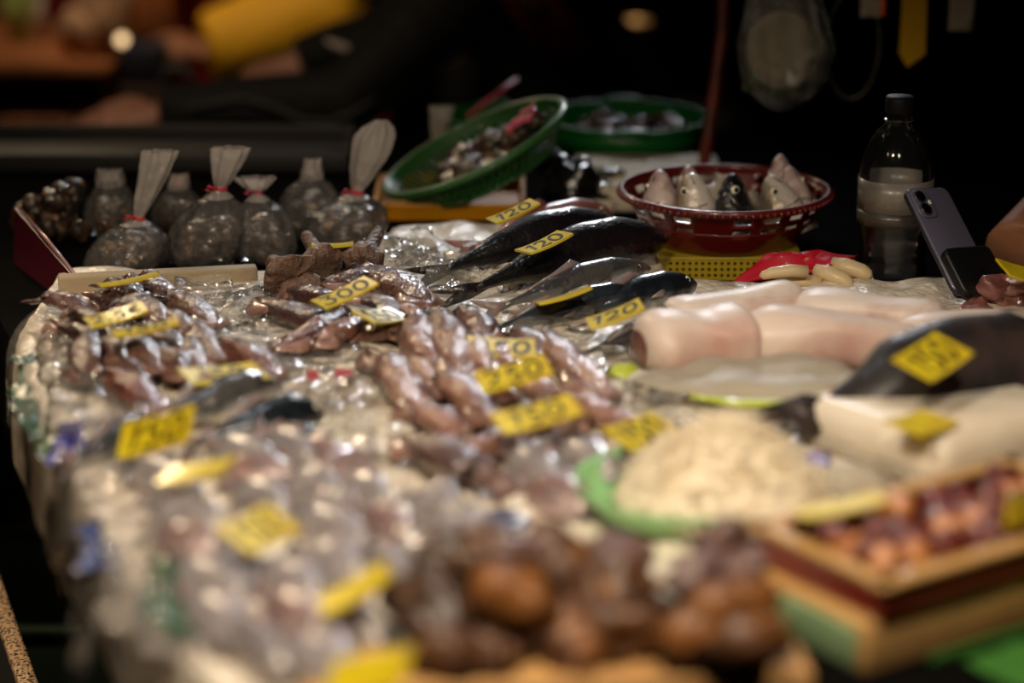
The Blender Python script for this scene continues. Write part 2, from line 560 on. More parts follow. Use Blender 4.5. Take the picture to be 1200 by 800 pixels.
# ------------------------------------------------------------------ squid
def squid(tip, mouth, R, label, group, m='squid dark', fin='squid fin', flat=.66, arms=True, seed=0, zh=(0, 0, 1), finw=1.0, cat='squid'):
    tip, mouth = Vector(tip), Vector(mouth)
    L = (mouth - tip).length
    R *= 1.12
    rnd = random.Random(seed)
    bow = R * rnd.uniform(-.5, .5)
    r = root('squid', frame((tip + mouth) / 2, mouth - tip, zh), label, cat, group)
    mb = MB()
    rings = []
    n, seg = 18, 20
    for k in range(n + 1):
        t = k / n
        rad = R * (min(1, math.sin(PI / 2 * min(1, t / .70)) ** .95) * (1 - .22 * max(0, (t - .70) / .30)) if t > 0 else .04)
        x = -L / 2 + L * t
        z = .10 * R * math.sin(t * 3 + seed)
        yb = bow * math.sin(PI * t)
        rings.append([Vector((x, yb + rad * math.cos(a) * (1 + .24 * noise.noise(Vector((t * 4, math.cos(a) * 1.5 + seed, math.sin(a) * 1.5)))),
                              z + flat * rad * math.sin(a) * (1 + .32 * noise.noise(Vector((t * 3.4 + seed, math.cos(a) * 1.4, math.sin(a) * 2))))))
                      for a in (2 * PI * q / seg for q in range(seg))])
    # the open collar: turn the rim inward
    last = rings[-1]
    c = sum(last, Vector()) / seg
    rings.append([c + (p - c) * .86 + Vector((R * .05, 0, 0)) for p in last])
    rings.append([c + (p - c) * .72 - Vector((R * .25, 0, 0)) for p in last])
    mb.loft(rings)
    part('mantle', mb, m, r)
    for sd in (-1, 1):
        pts = [(-L * .49, 0), (-L * .40, sd * R * .9 * finw), (-L * .27, sd * R * 1.45 * finw), (-L * .14, sd * R * 1.15), (-L * .06, sd * R * .75)]
        vs, fs = [], []
        up, lo = [], []
        inn = [(-L * .48, 0), (-L * .38, sd * R * .2), (-L * .27, sd * R * .5), (-L * .14, sd * R * .6), (-L * .06, sd * R * .6)]
        pts = [(x, y + bow * math.sin(PI * (x / L + .5))) for x, y in pts]
        inn = [(x, y + bow * math.sin(PI * (x / L + .5))) for x, y in inn]
        for (x, y), (xi, yi) in zip(pts, inn):
            dr = -.35 * R * (abs(y) / R) ** 2 * .4
            vs += [(xi, yi, .30 * R + .001), (x, y, dr + .0012), (x, y, dr - .0012), (xi, yi, .30 * R - .003)]
        for k in range(4):
            o = k * 4
            for a, b in ((0, 1), (1, 2), (2, 3), (3, 0)):
                fs.append((o + a, o + b, o + 4 + b, o + 4 + a))
        fs += [(3, 2, 1, 0), (16, 17, 18, 19)]
        part('fin', MB().add(vs, fs), fin, r, sub=1)
    part('head', MB().blob((L / 2 + R * .35, 0, -R * .1), (R * .75, R * .62, R * .55), .15, 2, seed, 14, 9), m, r)
    if arms:
        for sd in (-1, 1):
            part('eye', MB().blob((L / 2 + R * .45, sd * R * .55, R * .05), R * .19, seg=10, rings=7), 'squid eye', r)
        for q in range(6):
            y = (q - 2.5) / 2.5
            Lx = R * (.9 + rnd.random() * .7)
            p0 = Vector((L / 2 + R * .8, y * R * .36, -R * .15))
            pts = [p0 + Vector((Lx * t, y * R * .45 * t + R * .15 * math.sin(t * 4 + q), -R * .55 * t + R * .08 * math.sin(t * 5 + q * 2))) for t in (0, .25, .5, .75, 1)]
            part('arm', MB().tube(pts, [R * .22, R * .20, R * .17, R * .13, R * .06], 7), m, r)
    return r


# ------------------------------------------------------------------ price tags
def ell(cx, cy, rx, ry, a0, a1, n=14):
    return [(cx + rx * math.cos(math.radians(a0 + (a1 - a0) * k / n)), cy + ry * math.sin(math.radians(a0 + (a1 - a0) * k / n))) for k in range(n + 1)]


GLYPH = {
    '0': [ell(.32, .5, .27, .46, 80, 450)],
    '1': [[(.12, .72), (.36, .98), (.26, .02)]],
    '2': [ell(.30, .70, .24, .27, 160, -45) + [(.08, .06), (.62, .08)]],
    '3': [[(.08, .93), (.56, .95), (.28, .58)] + ell(.28, .30, .28, .29, 80, -150)],
    '5': [[(.58, .95), (.20, .93), (.14, .55)] + ell(.28, .32, .27, .29, 110, -140)],
    ',': [[(.16, .10), (.10, -.10)]],
    'E': [ell(.40, .5, .30, .40, 55, 305), [(.02, .58), (.46, .60)], [(.02, .42), (.42, .44)]],
}


def ribbon(mb, pts, w, h, z0):
    """flat stroke of width w on the local xy plane at height z0, thickness h."""
    pts = [Vector((x, y, 0)) for x, y in pts]
    rings = []
    for i, p in enumerate(pts):
        t = pts[min(i + 1, len(pts) - 1)] - pts[max(i - 1, 0)]
        t = t.normalized() if t.length > 1e-9 else Vector((1, 0, 0))
        n = Vector((-t.y, t.x, 0)) * w / 2
        rings.append([p + n + Vector((0, 0, z0)), p - n + Vector((0, 0, z0)), p - n + Vector((0, 0, z0 + h)), p + n + Vector((0, 0, z0 + h))])
    mb.loft(rings)


def tag(p0, p1, p3, lift, text, label, size=(.075, .034), span=.07, bend=.002, cat='price tag', ink=.9):
    """p0 bottom-left, p1 bottom-right, p3 top-left in pixels of the photograph; a rectangular card is fitted to the three sight lines."""
    P0 = I(p0[0], p0[1], lift)
    best = None
    zs = np.linspace(-span, span, 57)
    A1 = [I(p1[0], p1[1], lift + a) - P0 for a in zs]
    A3 = [I(p3[0], p3[1], lift + b) - P0 for b in zs]
    for a, e1 in zip(zs, A1):
        c1 = (abs(e1.length - size[0]) / size[0]) ** 2
        for b, e2 in zip(zs, A3):
            dt = e1.dot(e2) / max(1e-9, e1.length * e2.length)
            nz = e1.cross(e2)
            cost = c1 + (abs(e2.length - size[1]) / size[1]) ** 2 + 1.5 * dt * dt + .15 * abs(a) / span + .1 * abs(b) / span
            if nz.z <= 0:
                cost += 2
            if best is None or cost < best[0]:
                best = (cost, e1, e2)
    e1, e2 = best[1], best[2]
    ctr = P0 + e1 / 2 + e2 / 2
    nrm = e1.cross(e2).normalized()
    w, h = min(max(e1.length, size[0] * .8), size[0] * 1.25), min(max(e2.length, size[1] * .75), size[1] * 1.25)
    r = root('price_tag', frame(ctr, e1, nrm), label, cat, 'yellow price tags')
    mb = MB()
    n, th, cr = 8, .0026, .002
    rings = []
    for k in range(n + 1):
        x = -w / 2 + w * k / n
        z = bend * (2 * k / n - 1) ** 2
        rings.append([Vector((x, -h / 2, z)), Vector((x, h / 2, z)), Vector((x, h / 2, z + th)), Vector((x, -h / 2, z + th))])
    mb.loft(rings)
    part('card', mb, 'tag yellow', r, smooth=False)
    if text:
        adv = {',': .38, '1': .55}
        tot = sum(adv.get(ch, .78) for ch in text)
        sc = min(h * .76, w * .90 / tot)
        x = -tot * sc / 2
        for ch in text:
            g = MB()
            for st in GLYPH[ch]:
                ribbon(g, [(x + u * sc + .12 * v * sc, -sc / 2 + v * sc) for u, v in st], sc * .15, .0005, 0)
            g.v = [Vector((p.x, p.y, p.z + th + bend * (2 * p.x / w) ** 2)) for p in g.v]
            part('price_digit', g, 'tag ink', r, smooth=False)
            x += adv.get(ch, .78) * sc
    return r


# ================================================================== THE ROOM
struct('floor', MB().rbox((0, 2.5, -.05), (9, 13, .1), .01, .005), 'floor')
struct('ceiling', MB().rbox((0, 2.5, 3.35), (9, 13, .1), .01, .005), 'ceiling')
struct('wall_back', MB().rbox((0, 8.95, 1.65), (9, .1, 3.3), .01, .005), 'wall')
struct('wall_front', MB().rbox((0, -3.95, 1.65), (9, .1, 3.3), .01, .005), 'wall')
struct('wall_left', MB().rbox((-4.45, 2.5, 1.65), (.1, 13, 3.3), .01, .005), 'wall')
struct('wall_right', MB().rbox((4.45, 2.5, 1.65), (.1, 13, 3.3), .01, .005), 'wall')

# ------------------------------------------------------------------ the stall table
t = root('stall_table', (0, 2.4, 0), 'long dark stall table carrying the whole fish display', 'table')
poly = [(-.11, 1.30), (.70, 1.30), (.70, 3.62), (-.93, 3.62)]
part('table_top', MB().prism(poly, .77, TOP), 'table dark', t, world=True, smooth=False)
part('apron', MB().prism([(x * .97 + .01, y * .98 + .045) for x, y in poly], .62, .77), 'table dark', t, world=True, smooth=False)
for (x, y) in ((.0, 1.42), (.62, 1.42), (.62, 3.5), (-.58, 3.56)):
    part('leg', MB().rbox((x, y, .31), (.06, .06, .62), .004, .003), 'table dark', t, world=True, smooth=False)


# ------------------------------------------------------------------ ice bed
EDGE = sorted((U(a, b, ICE).y, U(a, b, ICE).x) for a, b in ((60, 338), (30, 385), (28, 425), (56, 490), (96, 560), (150, 670), (226, 760), (262, 812), (300, 880)))


def xleft(y):
    if y <= EDGE[0][0]:
        return EDGE[0][1]
    return interp(EDGE, y)


def ice_z(x, y):
    p = Vector((x, y, 0))
    z = ICE + .007 * noise.noise(p * 9) + .006 * noise.noise(p * 24 + Vector((4, 1, 0)))
    return z


def bed_mask(x, y):
    """1 on the bed, 0 behind it."""
    yb = 2.735 if x < -.20 else (2.97 if x < .19 else 2.70)
    if -.20 <= x < -.14:
        yb = 2.735 + (x + .20) / .06 * .235
    elif .15 < x < .19:
        yb = 2.97 - (x - .15) / .04 * .27
    return 1 - min(1, max(0, (y - yb) / .03))


mb = MB()
nu, nv = 190, 190
grid = []
for j in range(nv + 1):
    y = 1.52 + (3.0 - 1.52) * j / nv
    xl = xleft(y) + .012 * noise.noise(Vector((y * 7, 3, 0)))
    row = []
    for i in range(nu + 1):
        if i < 9:
            a = i / 8
            x = xl - .018 * math.cos(a * PI / 2)
            z = ICE - .10 * (1 - math.sin(a * PI / 2)) + .004 * noise.noise(Vector((y * 30, a * 5, 1)))
        else:
            x = xl + (.695 - xl) * (i - 8) / (nu - 8)
            z = ice_z(x, y)
        z = z * bed_mask(x, y) + (TOP + .002) * (1 - bed_mask(x, y)) if i >= 8 else z
        row.append(Vector((x, y, z)))
    grid.append(row)
mb.loft(grid, False, False, close=False)


def bed_gone(p):
    return (p.x > .20 and p.y < 1.79 + (p.x - .205) * .70) or (p.x > -.13 and p.y < 1.662)


mb.f = [q for q in mb.f if max(bed_mask(mb.v[i].x, mb.v[i].y) for i in q) > .02 and not all(bed_gone(mb.v[i]) for i in q)]
ice = thing('crushed_ice', mb, 'ice', 'pale bed of crushed ice spread over the fish stall', 'ice', kind='stuff')

# loose chunks of ice, far too many to count
rnd = random.Random(5)
mb = MB()
for (cx, cy, sx, sy, n, r0) in ((620, 320, 70, 12, 34, .010), (540, 318, 26, 12, 20, .013), (470, 292, 30, 14, 16, .012), (270, 370, 30, 26, 20, .009), (400, 520, 60, 50, 40, .011),
                                (760, 440, 34, 30, 24, .011), (640, 372, 60, 10, 14, .009), (90, 440, 36, 36, 16, .010), (470, 700, 50, 30, 12, .012)):
    for _ in range(n):
        p = I(cx + rnd.gauss(0, sx * .6), cy + rnd.gauss(0, sy * .6), 0)
        q = r0 * (.5 + rnd.random() * .8)
        p.z = ice_z(p.x, p.y) + q * .3
        mb.blob(p, (q, q * (.6 + .5 * rnd.random()), q * .7), .7, 1.3, rnd.random() * 99, 7, 5, rot=Matrix.Rotation(rnd.random() * 6, 3, 'Z'))
o = thing('ice_chunks', mb, 'ice chunk', 'loose clear lumps of crushed ice scattered between the fish', 'ice', kind='stuff', smooth=False)


# ------------------------------------------------------------------ crinkled clear plastic sheets
def crinkle(x, y, s=1.0, seed=0):
    p = Vector((x * 16 + seed, y * 16, seed * .7))
    return s * (abs(noise.noise(p)) * .016 + abs(noise.noise(p * 2.3)) * .008 + .004 * noise.noise(p * 5))


def sheet(name, pxs, lift, m, label, amp=1.0, seed=0, n=46, sag=0.0, drop=0.0):
    """a crumpled sheet between four pixel corners (left-near, right-near, right-far, left-far)."""
    q = [I(px, py, lift) for px, py in pxs]
    g = []
    for j in range(n + 1):
        v = j / n
        row = []
        for i in range(n + 1):
            u = i / n
            p = (q[0] * (1 - u) + q[1] * u) * (1 - v) + (q[3] * (1 - u) + q[2] * u) * v
            e = min(u, 1 - u, v, 1 - v)
            w = .018 * noise.noise(Vector((u * 6, v * 6, seed))) * (1 if e < .2 else .5)
            p = p + Vector((w, w * .6, crinkle(p.x, p.y, amp, seed)))
            if sag:
                p.z += sag * math.sin(PI * u) * math.sin(PI * v)
            if drop and u < .22:
                k = (.22 - u) / .22
                p.z -= drop * k ** 1.6
            row.append(p)
        g.append(row)
    return thing(name, MB().loft(g, False, False, close=False), m, label, 'plastic sheet')


sheet('plastic_sheet', [(70, 600), (200, 560), (150, 350), (5, 385)], .006, 'film', 'crinkled clear plastic sheet hanging over the left edge of the ice', 1.4, 1, drop=.10)
sheet('plastic_sheet', [(225, 420), (350, 440), (330, 335), (205, 330)], .004, 'film', 'clear crinkled film on the ice right of the 2,5€ squid', 1.1, 2)
sheet('plastic_sheet', [(330, 520), (440, 520), (430, 400), (330, 400)], .004, 'film', 'clear film with red print between the two squid heaps', 1.0, 3)
sheet('plastic_sheet', [(455, 345), (540, 345), (560, 285), (450, 280)], .006, 'film', 'clear crumpled film beside the tails of the black fish', 1.4, 4)
sheet('plastic_sheet', [(690, 470), (800, 500), (790, 425), (690, 410)], .004, 'film', 'clear film at the cut end of the pink fish', 1.3, 5)
sheet('plastic_sheet', [(95, 720), (250, 800), (210, 610), (85, 600)], .002, 'film cloudy', 'cloudy plastic sheet sagging over the near left corner of the table', 1.5, 6, drop=.07)
sheet('plastic_sheet', [(590, 395), (690, 400), (700, 360), (600, 358)], .004, 'film', 'clear film in front of the grey fish tails', 1.0, 7)
sheet('plastic_scrap', [(18, 480), (56, 560), (62, 430), (22, 420)], -.006, 'scrap green', 'green plastic under the film at the far left edge', .8, 8, n=18)
sheet('plastic_scrap', [(66, 545), (100, 530), (98, 498), (70, 498)], .004, 'scrap indigo', 'violet blue plastic corner on the left edge of the ice', .6, 9, n=14)
sheet('plastic_scrap', [(100, 672), (128, 668), (118, 612), (96, 612)], .004, 'scrap blue', 'bright blue plastic on the near left table edge', .6, 10, n=14)
sheet('plastic_scrap', [(180, 740), (232, 748), (212, 650), (176, 650)], .008, 'scrap green', 'green plastic sheet corner hanging near the lower left edge', .9, 11, n=18)
sheet('plastic_scrap', [(572, 628), (620, 620), (604, 600), (566, 602)], .014, 'scrap navy', 'navy plastic scrap behind the brown shellfish', .4, 12, n=12)
sheet('plastic_scrap', [(358, 446), (374, 444), (372, 434), (360, 434)], .022, 'scrap red', 'small red printed scrap on the film, the left one', .1, 13, n=6)
sheet('plastic_scrap', [(390, 442), (414, 440), (412, 432), (394, 433)], .022, 'scrap red', 'small red printed scrap on the film, the right one', .1, 14, n=6)

# ------------------------------------------------------------------ polystyrene edge behind the left squid
a, b = U(66, 338, .855), U(300, 326, .855)
r = root('polystyrene_board', (a + b) / 2, 'cream polystyrene strip behind the left squid', 'board')
d = (b - a)
part('board', MB().rbox((0, .012, -.012), (d.length, .022, .048), .003, .003, Matrix.Rotation(math.atan2(d.y, d.x), 3, 'Z')), 'board cream', r)

# ================================================================== LEFT SQUID HEAP
G1 = 'dark squid heaped at the left end of the ice'
LS = [  # tip px, mouth px, R mm, lift mm, material, label
    ((92, 346), (140, 362), 15, 16, 'dark', 'dark squid lying just right of the maroon board'),
    ((168, 356), (134, 334), 14, 18, 'dark', 'small dark squid under the hindmost left tag'),
    ((214, 352), (178, 326), 16, 18, 'umber', 'squid at the back right corner of the left heap'),
    ((254, 386), (206, 350), 18, 17, 'umber', 'large glossy squid at the right edge of the left heap'),
    ((116, 366), (64, 350), 14, 20, 'dark', 'shiny dark squid at the back left of the left heap'),
    ((56, 378), (112, 398), 15, 16, 'dark', 'dark red squid poking out left below the 2,5€ tag'),
    ((100, 452), (112, 396), 18, 16, 'umber', 'squid pointing straight down at the left rim of the heap'),
    ((186, 440), (146, 396), 18, 20, 'umber', 'plump brown squid right below the edge-on tag'),
    ((214, 414), (176, 388), 16, 24, 'dark', 'dark squid under the right end of the edge-on tag'),
    ((260, 426), (222, 382), 17, 16, 'umber', 'glossy squid below the large one on the right edge of the left heap'),
    ((204, 384), (168, 354), 14, 26, 'umber', 'light brown squid right of the 2,5€ tag'),
    ((128, 372), (166, 350), 13, 28, 'dark', 'slender squid lying behind the 2,5€ tag'),
    ((190, 484), (136, 444), 20, 14, 'red', 'red brown squid left of the blurred grey mackerel'),
    ((324, 446), (270, 404), 17, 14, 'red', 'red brown squid with its tip behind the whitish tag'),
    ((216, 448), (190, 412), 16, 18, 'dark', 'dark squid touching the left end of the whitish tag'),
    ((246, 440), (224, 404), 15, 18, 'umber', 'squid just behind the middle of the whitish tag'),
    ((148, 430), (128, 388), 15, 24, 'dark', 'dark squid under the left end of the edge-on tag'),
    ((236, 398), (200, 372), 14, 20, 'umber', 'squid in the middle of the right side of the left heap'),
    ((82, 362), (112, 376), 12, 26, 'dark', 'small dark squid touching the left corner of the 2,5€ tag'),
    ((160, 470), (150, 430), 15, 14, 'umber', 'squid at the near edge of the left heap beside the red brown one'),
    ((116, 346), (150, 342), 12, 14, 'dark', 'small squid at the very back of the left heap'),
    ((198, 340), (160, 328), 13, 14, 'dark', 'squid tucked under the back tag of the left heap'),
    ((176, 418), (212, 430), 13, 14, 'dark', 'squid lying crosswise low in the left heap'),
    ((300, 462), (262, 440), 13, 12, 'red', 'squid half under the right end of the whitish tag'),
]
for k, (tp, mo, R, lf, m, lab) in enumerate(LS):
    squid(I(tp[0], tp[1], lf / 1000 - .004), I(mo[0], mo[1], lf / 1000 + .003), R / 1000, lab, G1, 'squid ' + m, seed=k)

# ================================================================== SQUID ROUND THE 300 TAG
G2 = 'squid around the 300 tag'
for k, (tp, mo, R, lf, m, lab) in enumerate([
    ((296, 352), (376, 376), 19, 16, 'umber', 'squid with a pale fin at the left of the 300 tag'),
    ((318, 412), (394, 374), 17, 15, 'red', 'reddish squid with its tip pointing to the lower left below the 300 tag'),
    ((366, 408), (416, 380), 15, 16, 'rose', 'rosy squid beside the reddish one below the 300 tag'),
    ((336, 336), (388, 352), 16, 16, 'umber', 'brown squid just left of the upper end of the 300 tag'),
    ((376, 336), (440, 322), 16, 20, 'dark', 'purple brown squid lying behind the 300 tag'),
    ((506, 362), (438, 322), 22, 20, 'umber', 'big glossy squid right of the 300 tag'),
    ((414, 346), (458, 368), 17, 20, 'umber', 'squid between the 300 tag and the tag in front of it'),
    ((396, 356), (442, 372), 14, 16, 'red', 'reddish squid under the tag in front of the 300 tag'),
    ((400, 394), (454, 388), 14, 12, 'rose', 'pinkish squid directly below the tag in front of the 300 tag'),
    ((506, 372), (466, 366), 12, 12, 'pale', 'pale squid right of the tag in front of the 300 tag'),
    ((470, 346), (420, 318), 15, 12, 'umber', 'squid behind the big glossy one, under the horned shellfish'),
]):
    squid(I(tp[0], tp[1], lf / 1000 - .003), I(mo[0], mo[1], lf / 1000 + .003), R / 1000, lab, G2, 'squid ' + m, seed=40 + k)

# ================================================================== CENTRE SQUID
G3 = 'pale pink squid in the centre of the ice'
for k, (tp, mo, R, lf, m, lab) in enumerate([
    ((516, 436), (490, 376), 19, 22, 'rose', 'squid at the top left of the centre heap, bending down'),
    ((540, 448), (518, 374), 20, 26, 'rose', 'tall arched squid at the top of the centre heap'),
    ((568, 402), (548, 368), 17, 20, 'umber', 'brown squid just left of the half hidden tag'),
    ((430, 408), (490, 462), 16, 14, 'rose', 'squid at the left edge of the centre heap'),
    ((512, 500), (458, 424), 17, 17, 'pale', 'long pale squid slanting down on the left of the centre heap'),
    ((584, 500), (526, 446), 18, 18, 'rose', 'squid touching the left end of the lower long tag'),
    ((462, 514), (560, 548), 22, 16, 'umber', 'brownish squid nearest to the camera in the centre heap'),
    ((578, 440), (558, 402), 14, 26, 'pale', 'pale squid crossing in front of the half hidden tag'),
    ((606, 432), (584, 404), 13, 22, 'rose', 'squid in front of the right part of the half hidden tag'),
    ((640, 428), (612, 392), 15, 18, 'umber', 'squid behind the right end of the middle long tag'),
    ((656, 478), (616, 448), 16, 18, 'pale', 'pale squid between the two long tags'),
    ((698, 462), (640, 398), 17, 16, 'rose', 'squid on the right side of the middle long tag'),
    ((712, 470), (664, 420), 15, 15, 'pale', 'pale squid at the right edge of the centre heap'),
    ((744, 500), (668, 468), 17, 16, 'rose', 'squid right of the lower long tag, above the blurred yellow tag'),
    ((524, 470), (480, 396), 15, 15, 'pale', 'pale squid inside the left of the centre heap'),
    ((560, 476), (540, 430), 15, 16, 'umber', 'squid left of the middle long tag'),
    ((610, 470), (572, 456), 14, 14, 'red', 'reddish squid in the gap below the middle long tag'),
    ((540, 512), (500, 488), 16, 16, 'rose', 'squid behind the brownish near one of the centre heap'),
    ((690, 496), (640, 500), 14, 12, 'umber', 'squid under the right end of the lower long tag'),
    ((620, 520), (560, 524), 16, 12, 'rose', 'squid below the left end of the lower long tag'),
]):
    squid(I(tp[0], tp[1], lf / 1000 - .003), I(mo[0], mo[1], lf / 1000 + .003), R / 1000, lab, G3, 'squid ' + m, seed=70 + k)

# ================================================================== HORNED SHELLFISH MEAT
def conch(base_px, lift, horn_px, hlift, R, label, seed, hollow=None, skirt=True):
    b, h = I(base_px[0], base_px[1], lift), I(horn_px[0], horn_px[1], hlift)
    r = root('shellfish', b, label, 'shellfish', 'brown horned shellfish behind the 300 tag')
    ax = h - b
    rings = []
    n, seg = 20, 26
    x = ax.normalized()
    s = x.cross(Vector((0, 1, 0))).normalized()
    w = s.cross(x).normalized()
    prof = [(0, .55), (.08, .92), (.18, 1.0), (.30, .80), (.44, .46), (.56, .34), (.80, .30), (.94, .27), (1, .10)]
    for k in range(n + 1):
        t = k / n
        rad = R * interp(prof, t)
        c = ax * (t * 1.0) - ax * .12
        rings.append([c + (s * math.cos(a) + w * math.sin(a)) * rad * (1 + (.36 * (1 - t)) * noise.noise(Vector((math.cos(a) * 1.7 + seed, math.sin(a) * 1.7, t * 2.6))) + (.30 * (1 - t)) * noise.noise(Vector((math.cos(a) * 4 + seed, math.sin(a) * 4, t * 6)))) for a in (2 * PI * q / seg for q in range(seg))])
    part('foot', MB().loft(rings), 'conch flesh', r, sub=1)
    # ruffled skirt
    sk = []
    for k in range(5):
        t = k / 4
        sk.append([ax * (.06 - .12 * t) + (s * math.cos(a) + w * math.sin(a)) * R * (.80 + .20 * t) * (1 + .12 * math.sin(a * 5 + seed) * t + .12 * noise.noise(Vector((math.cos(a) * 2, math.sin(a) * 2, seed)))) for a in (2 * PI * q / 36 for q in range(36))])
    if skirt:
        part('mantle_skirt', MB().loft(sk, False, False), 'conch flesh', r, solid=.004)
    if hollow:
        part('hollow', MB().blob(Vector((hollow[0], hollow[1], hollow[2])), (R * .55, R * .3, R * .42), .2, 2, seed), 'conch hollow', r, label='dark hollow opening')
    return r


conch((338, 324), .026, (314, 302), .036, .033, 'wrinkled brown shellfish with its blunt tip, leftmost of the three', 3, skirt=False)
conch((378, 308), .022, (354, 268), .050, .026, 'brown shellfish with an upright finger-like horn', 8, skirt=False)
conch((424, 308), .024, (449, 262), .050, .026, 'brown shellfish with a slanted horn and a dark hollow', 12, hollow=(-.002, -.021, -.004), skirt=False)
mb = MB().blob(I(350, 336, .012), (.034, .024, .016), .4, 2, 4)
thing('shellfish', mb, 'conch flesh', 'low brown lump of shellfish between the horned ones and the squid', 'shellfish', 'brown horned shellfish behind the 300 tag')

# ================================================================== BLACK FISH AND NEIGHBOURS
fish('black_fish', I(484, 334, .006), I(728, 262, .034), .062, .052, 'black glossy fish, the one behind, with a tag on its back', 'fish', 'fish black', 'fish fin black', zhint=(-.15, .25, 1), bend=.012, tailw=.24, eye=.035, fins=False)
fish('black_fish', I(516, 358, .006), I(782, 276, .030), .066, .056, 'large black glossy fish in front of the other black fish', 'fish', 'fish black', 'fish fin black', zhint=(-.1, .2, 1), bend=.013, tailw=.16, eye=.03, fins=False)
fish('red_fish', I(528, 296, .006), I(716, 246, .018), .056, .040, 'pinkish red fish lying behind the black fish', 'fish', 'fish red', 'fish red', zhint=(0, .3, 1), tailw=.3)
fish('silver_fish', I(560, 370, .008), I(762, 312, .026), .040, .034, 'slim silver grey fish in front of the black fish', 'fish', 'fish silver', zhint=(0, .5, 1), tailw=.4, bend=.006)
fish('silver_fish', I(594, 372, .010), I(748, 342, .016), .040, .034, 'dark backed fish under the slim silver fish', 'fish', 'fish blue', zhint=(0, -.6, 1), tailw=.3)
fish('blue_fish', I(562, 388, .008), I(706, 352, .012), .032, .030, 'blue grey fish tail lying on the clear film', 'fish', 'fish blue', zhint=(0, .3, 1), tailw=.3)
fish('blue_fish', I(650, 372, .006), I(816, 330, .018), .046, .040, 'blue grey fish whose head points at the yellow crate', 'fish', 'fish blue', zhint=(0, .6, 1), tailw=.4)
fish('silver_fish', I(668, 420, .010), I(800, 372, .012), .036, .030, 'bright silver fish sticking out from under the pink fish', 'fish', 'fish silver', zhint=(.2, -.6, 1), tailw=.35)

# ================================================================== PINK FISH
def trunk(name, p0, p1, R0, R1, m, label, m_cut='cut flesh', flat=.8, seed=0, cat='fish', nose=.0):
    p0, p1 = Vector(p0), Vector(p1)
    L = (p1 - p0).length
    r = root(name, frame((p0 + p1) / 2, p1 - p0, (0, 0, 1)), label, cat, 'pale pink fish on the right')
    rings, n, seg = [], 18, 30
    for k in range(n + 1):
        t = k / n
        R = R0 + (R1 - R0) * t
        if nose:
            R *= 1 - nose * t ** 2.2
        e = min(1, .52 + .48 * (t / .16) ** .5 if t < .16 else 1, .62 + .38 * ((1 - t) / .10) ** .5 if t > .9 else 1) * (1 + .05 * math.sin(t * 7 + seed))
        rings.append([Vector((-L / 2 + L * t, R * e * math.cos(a) * abs(math.cos(a) + 1e-9) ** -.25 * (1 + .14 * noise.noise(Vector((t * 3, math.cos(a) + seed, math.sin(a))))),
                              R * e * flat * math.sin(a) * abs(math.sin(a) + 1e-9) ** -.2 * (1 + .18 * noise.noise(Vector((t * 3 + seed, math.cos(a), math.sin(a))))) + .06 * R * math.sin(t * 5 + seed))) for a in (2 * PI * q / seg for q in range(seg))])
    part('flesh', MB().loft(rings), m, r)
    for s, e in ((-1, 0), (1, 1)):
        if s == 1 and nose > .5:
            continue
        rg = rings[0] if s < 0 else rings[-1]
        c = sum(rg, Vector()) / seg
        disc = [[c + (p - c) * q + Vector((s * (.0015 + .002 * (1 - q)), 0, 0)) for p in rg] for q in (.96, .7, .4, .1)]
        part('cut_face', MB().loft(disc, False, True), m_cut, r, label='dark red cut face')
    return r


trunk('pink_fish', I(750, 408, .030), I(880, 392, .032), .040, .043, 'pink flesh', 'thick pale pink fish piece with its dark cut end facing left', seed=1)
trunk('pink_fish', I(862, 393, .032), I(1096, 404, .024), .040, .032, 'pink flesh', 'long pale pink fish piece right of the thick cut piece', seed=5, nose=.35)
trunk('pink_fish', I(782, 372, .026), I(940, 356, .026), .030, .030, 'pink flesh pale', 'pale fish piece behind the thick cut piece', seed=9, flat=.8)
trunk('pink_fish', I(930, 362, .026), I(1108, 378, .024), .029, .028, 'pink flesh pale', 'pale fish piece lying in front of the water bottle', seed=13, flat=.8)
trunk('pink_fish', I(1050, 388, .024), I(1240, 400, .020), .028, .028, 'pink flesh', 'pale fish piece running under the black fish at the right', seed=17, flat=.8)

mb = MB().blob(I(788, 424, .022), (.010, .012, .022), .3, 2, 3)
thing('flesh_scrap', mb, 'cut flesh', 'dark reddish brown cut mark on the left end of the thick pink piece', 'fish scrap')

# bag of ice with a lime stripe below the pink fish
r = root('ice_bag', I(892, 462, 0), 'milky plastic ice bag with a lime stripe, below the pink fish', 'bag')
mb = MB()
mb.blob((0, 0, .010), (.112, .085, .020), .4, 2.6, 3, 34, 18)
part('bag', mb, 'film milky', r)
part('stripe', MB().tube([(-.075, -.066, .020), (-.03, -.079, .017), (.01, -.082, .018), (.045, -.078, .020)], [.006, .010, .010, .005], 8, .35), 'scrap lime', r, label='lime green printed stripe')
mb = MB().blob(I(730, 440, .006), (.018, .016, .012), .4, 2, 6)
thing('plastic_scrap', mb, 'scrap lime', 'yellow green crumpled scrap at the cut end of the pink fish', 'plastic sheet')

# ================================================================== DARK FISH AT THE RIGHT
fish('dark_fish', I(900, 494, .030), I(1290, 420, .044), .140, .070, 'broad black fish at the right with a tag on its side', 'fish', 'ray skin', 'ray skin', zhint=(.1, .75, .8), prof=FLAT_PROF, tailw=.10, fins=False)
mb = MB().blob(I(995, 466, .022), (.026, .012, .009), .5, 2, 3)
thing('fish_scrap', mb, 'cut flesh', 'small pinkish scrap of flesh between the black fish and the white block', 'fish scrap')

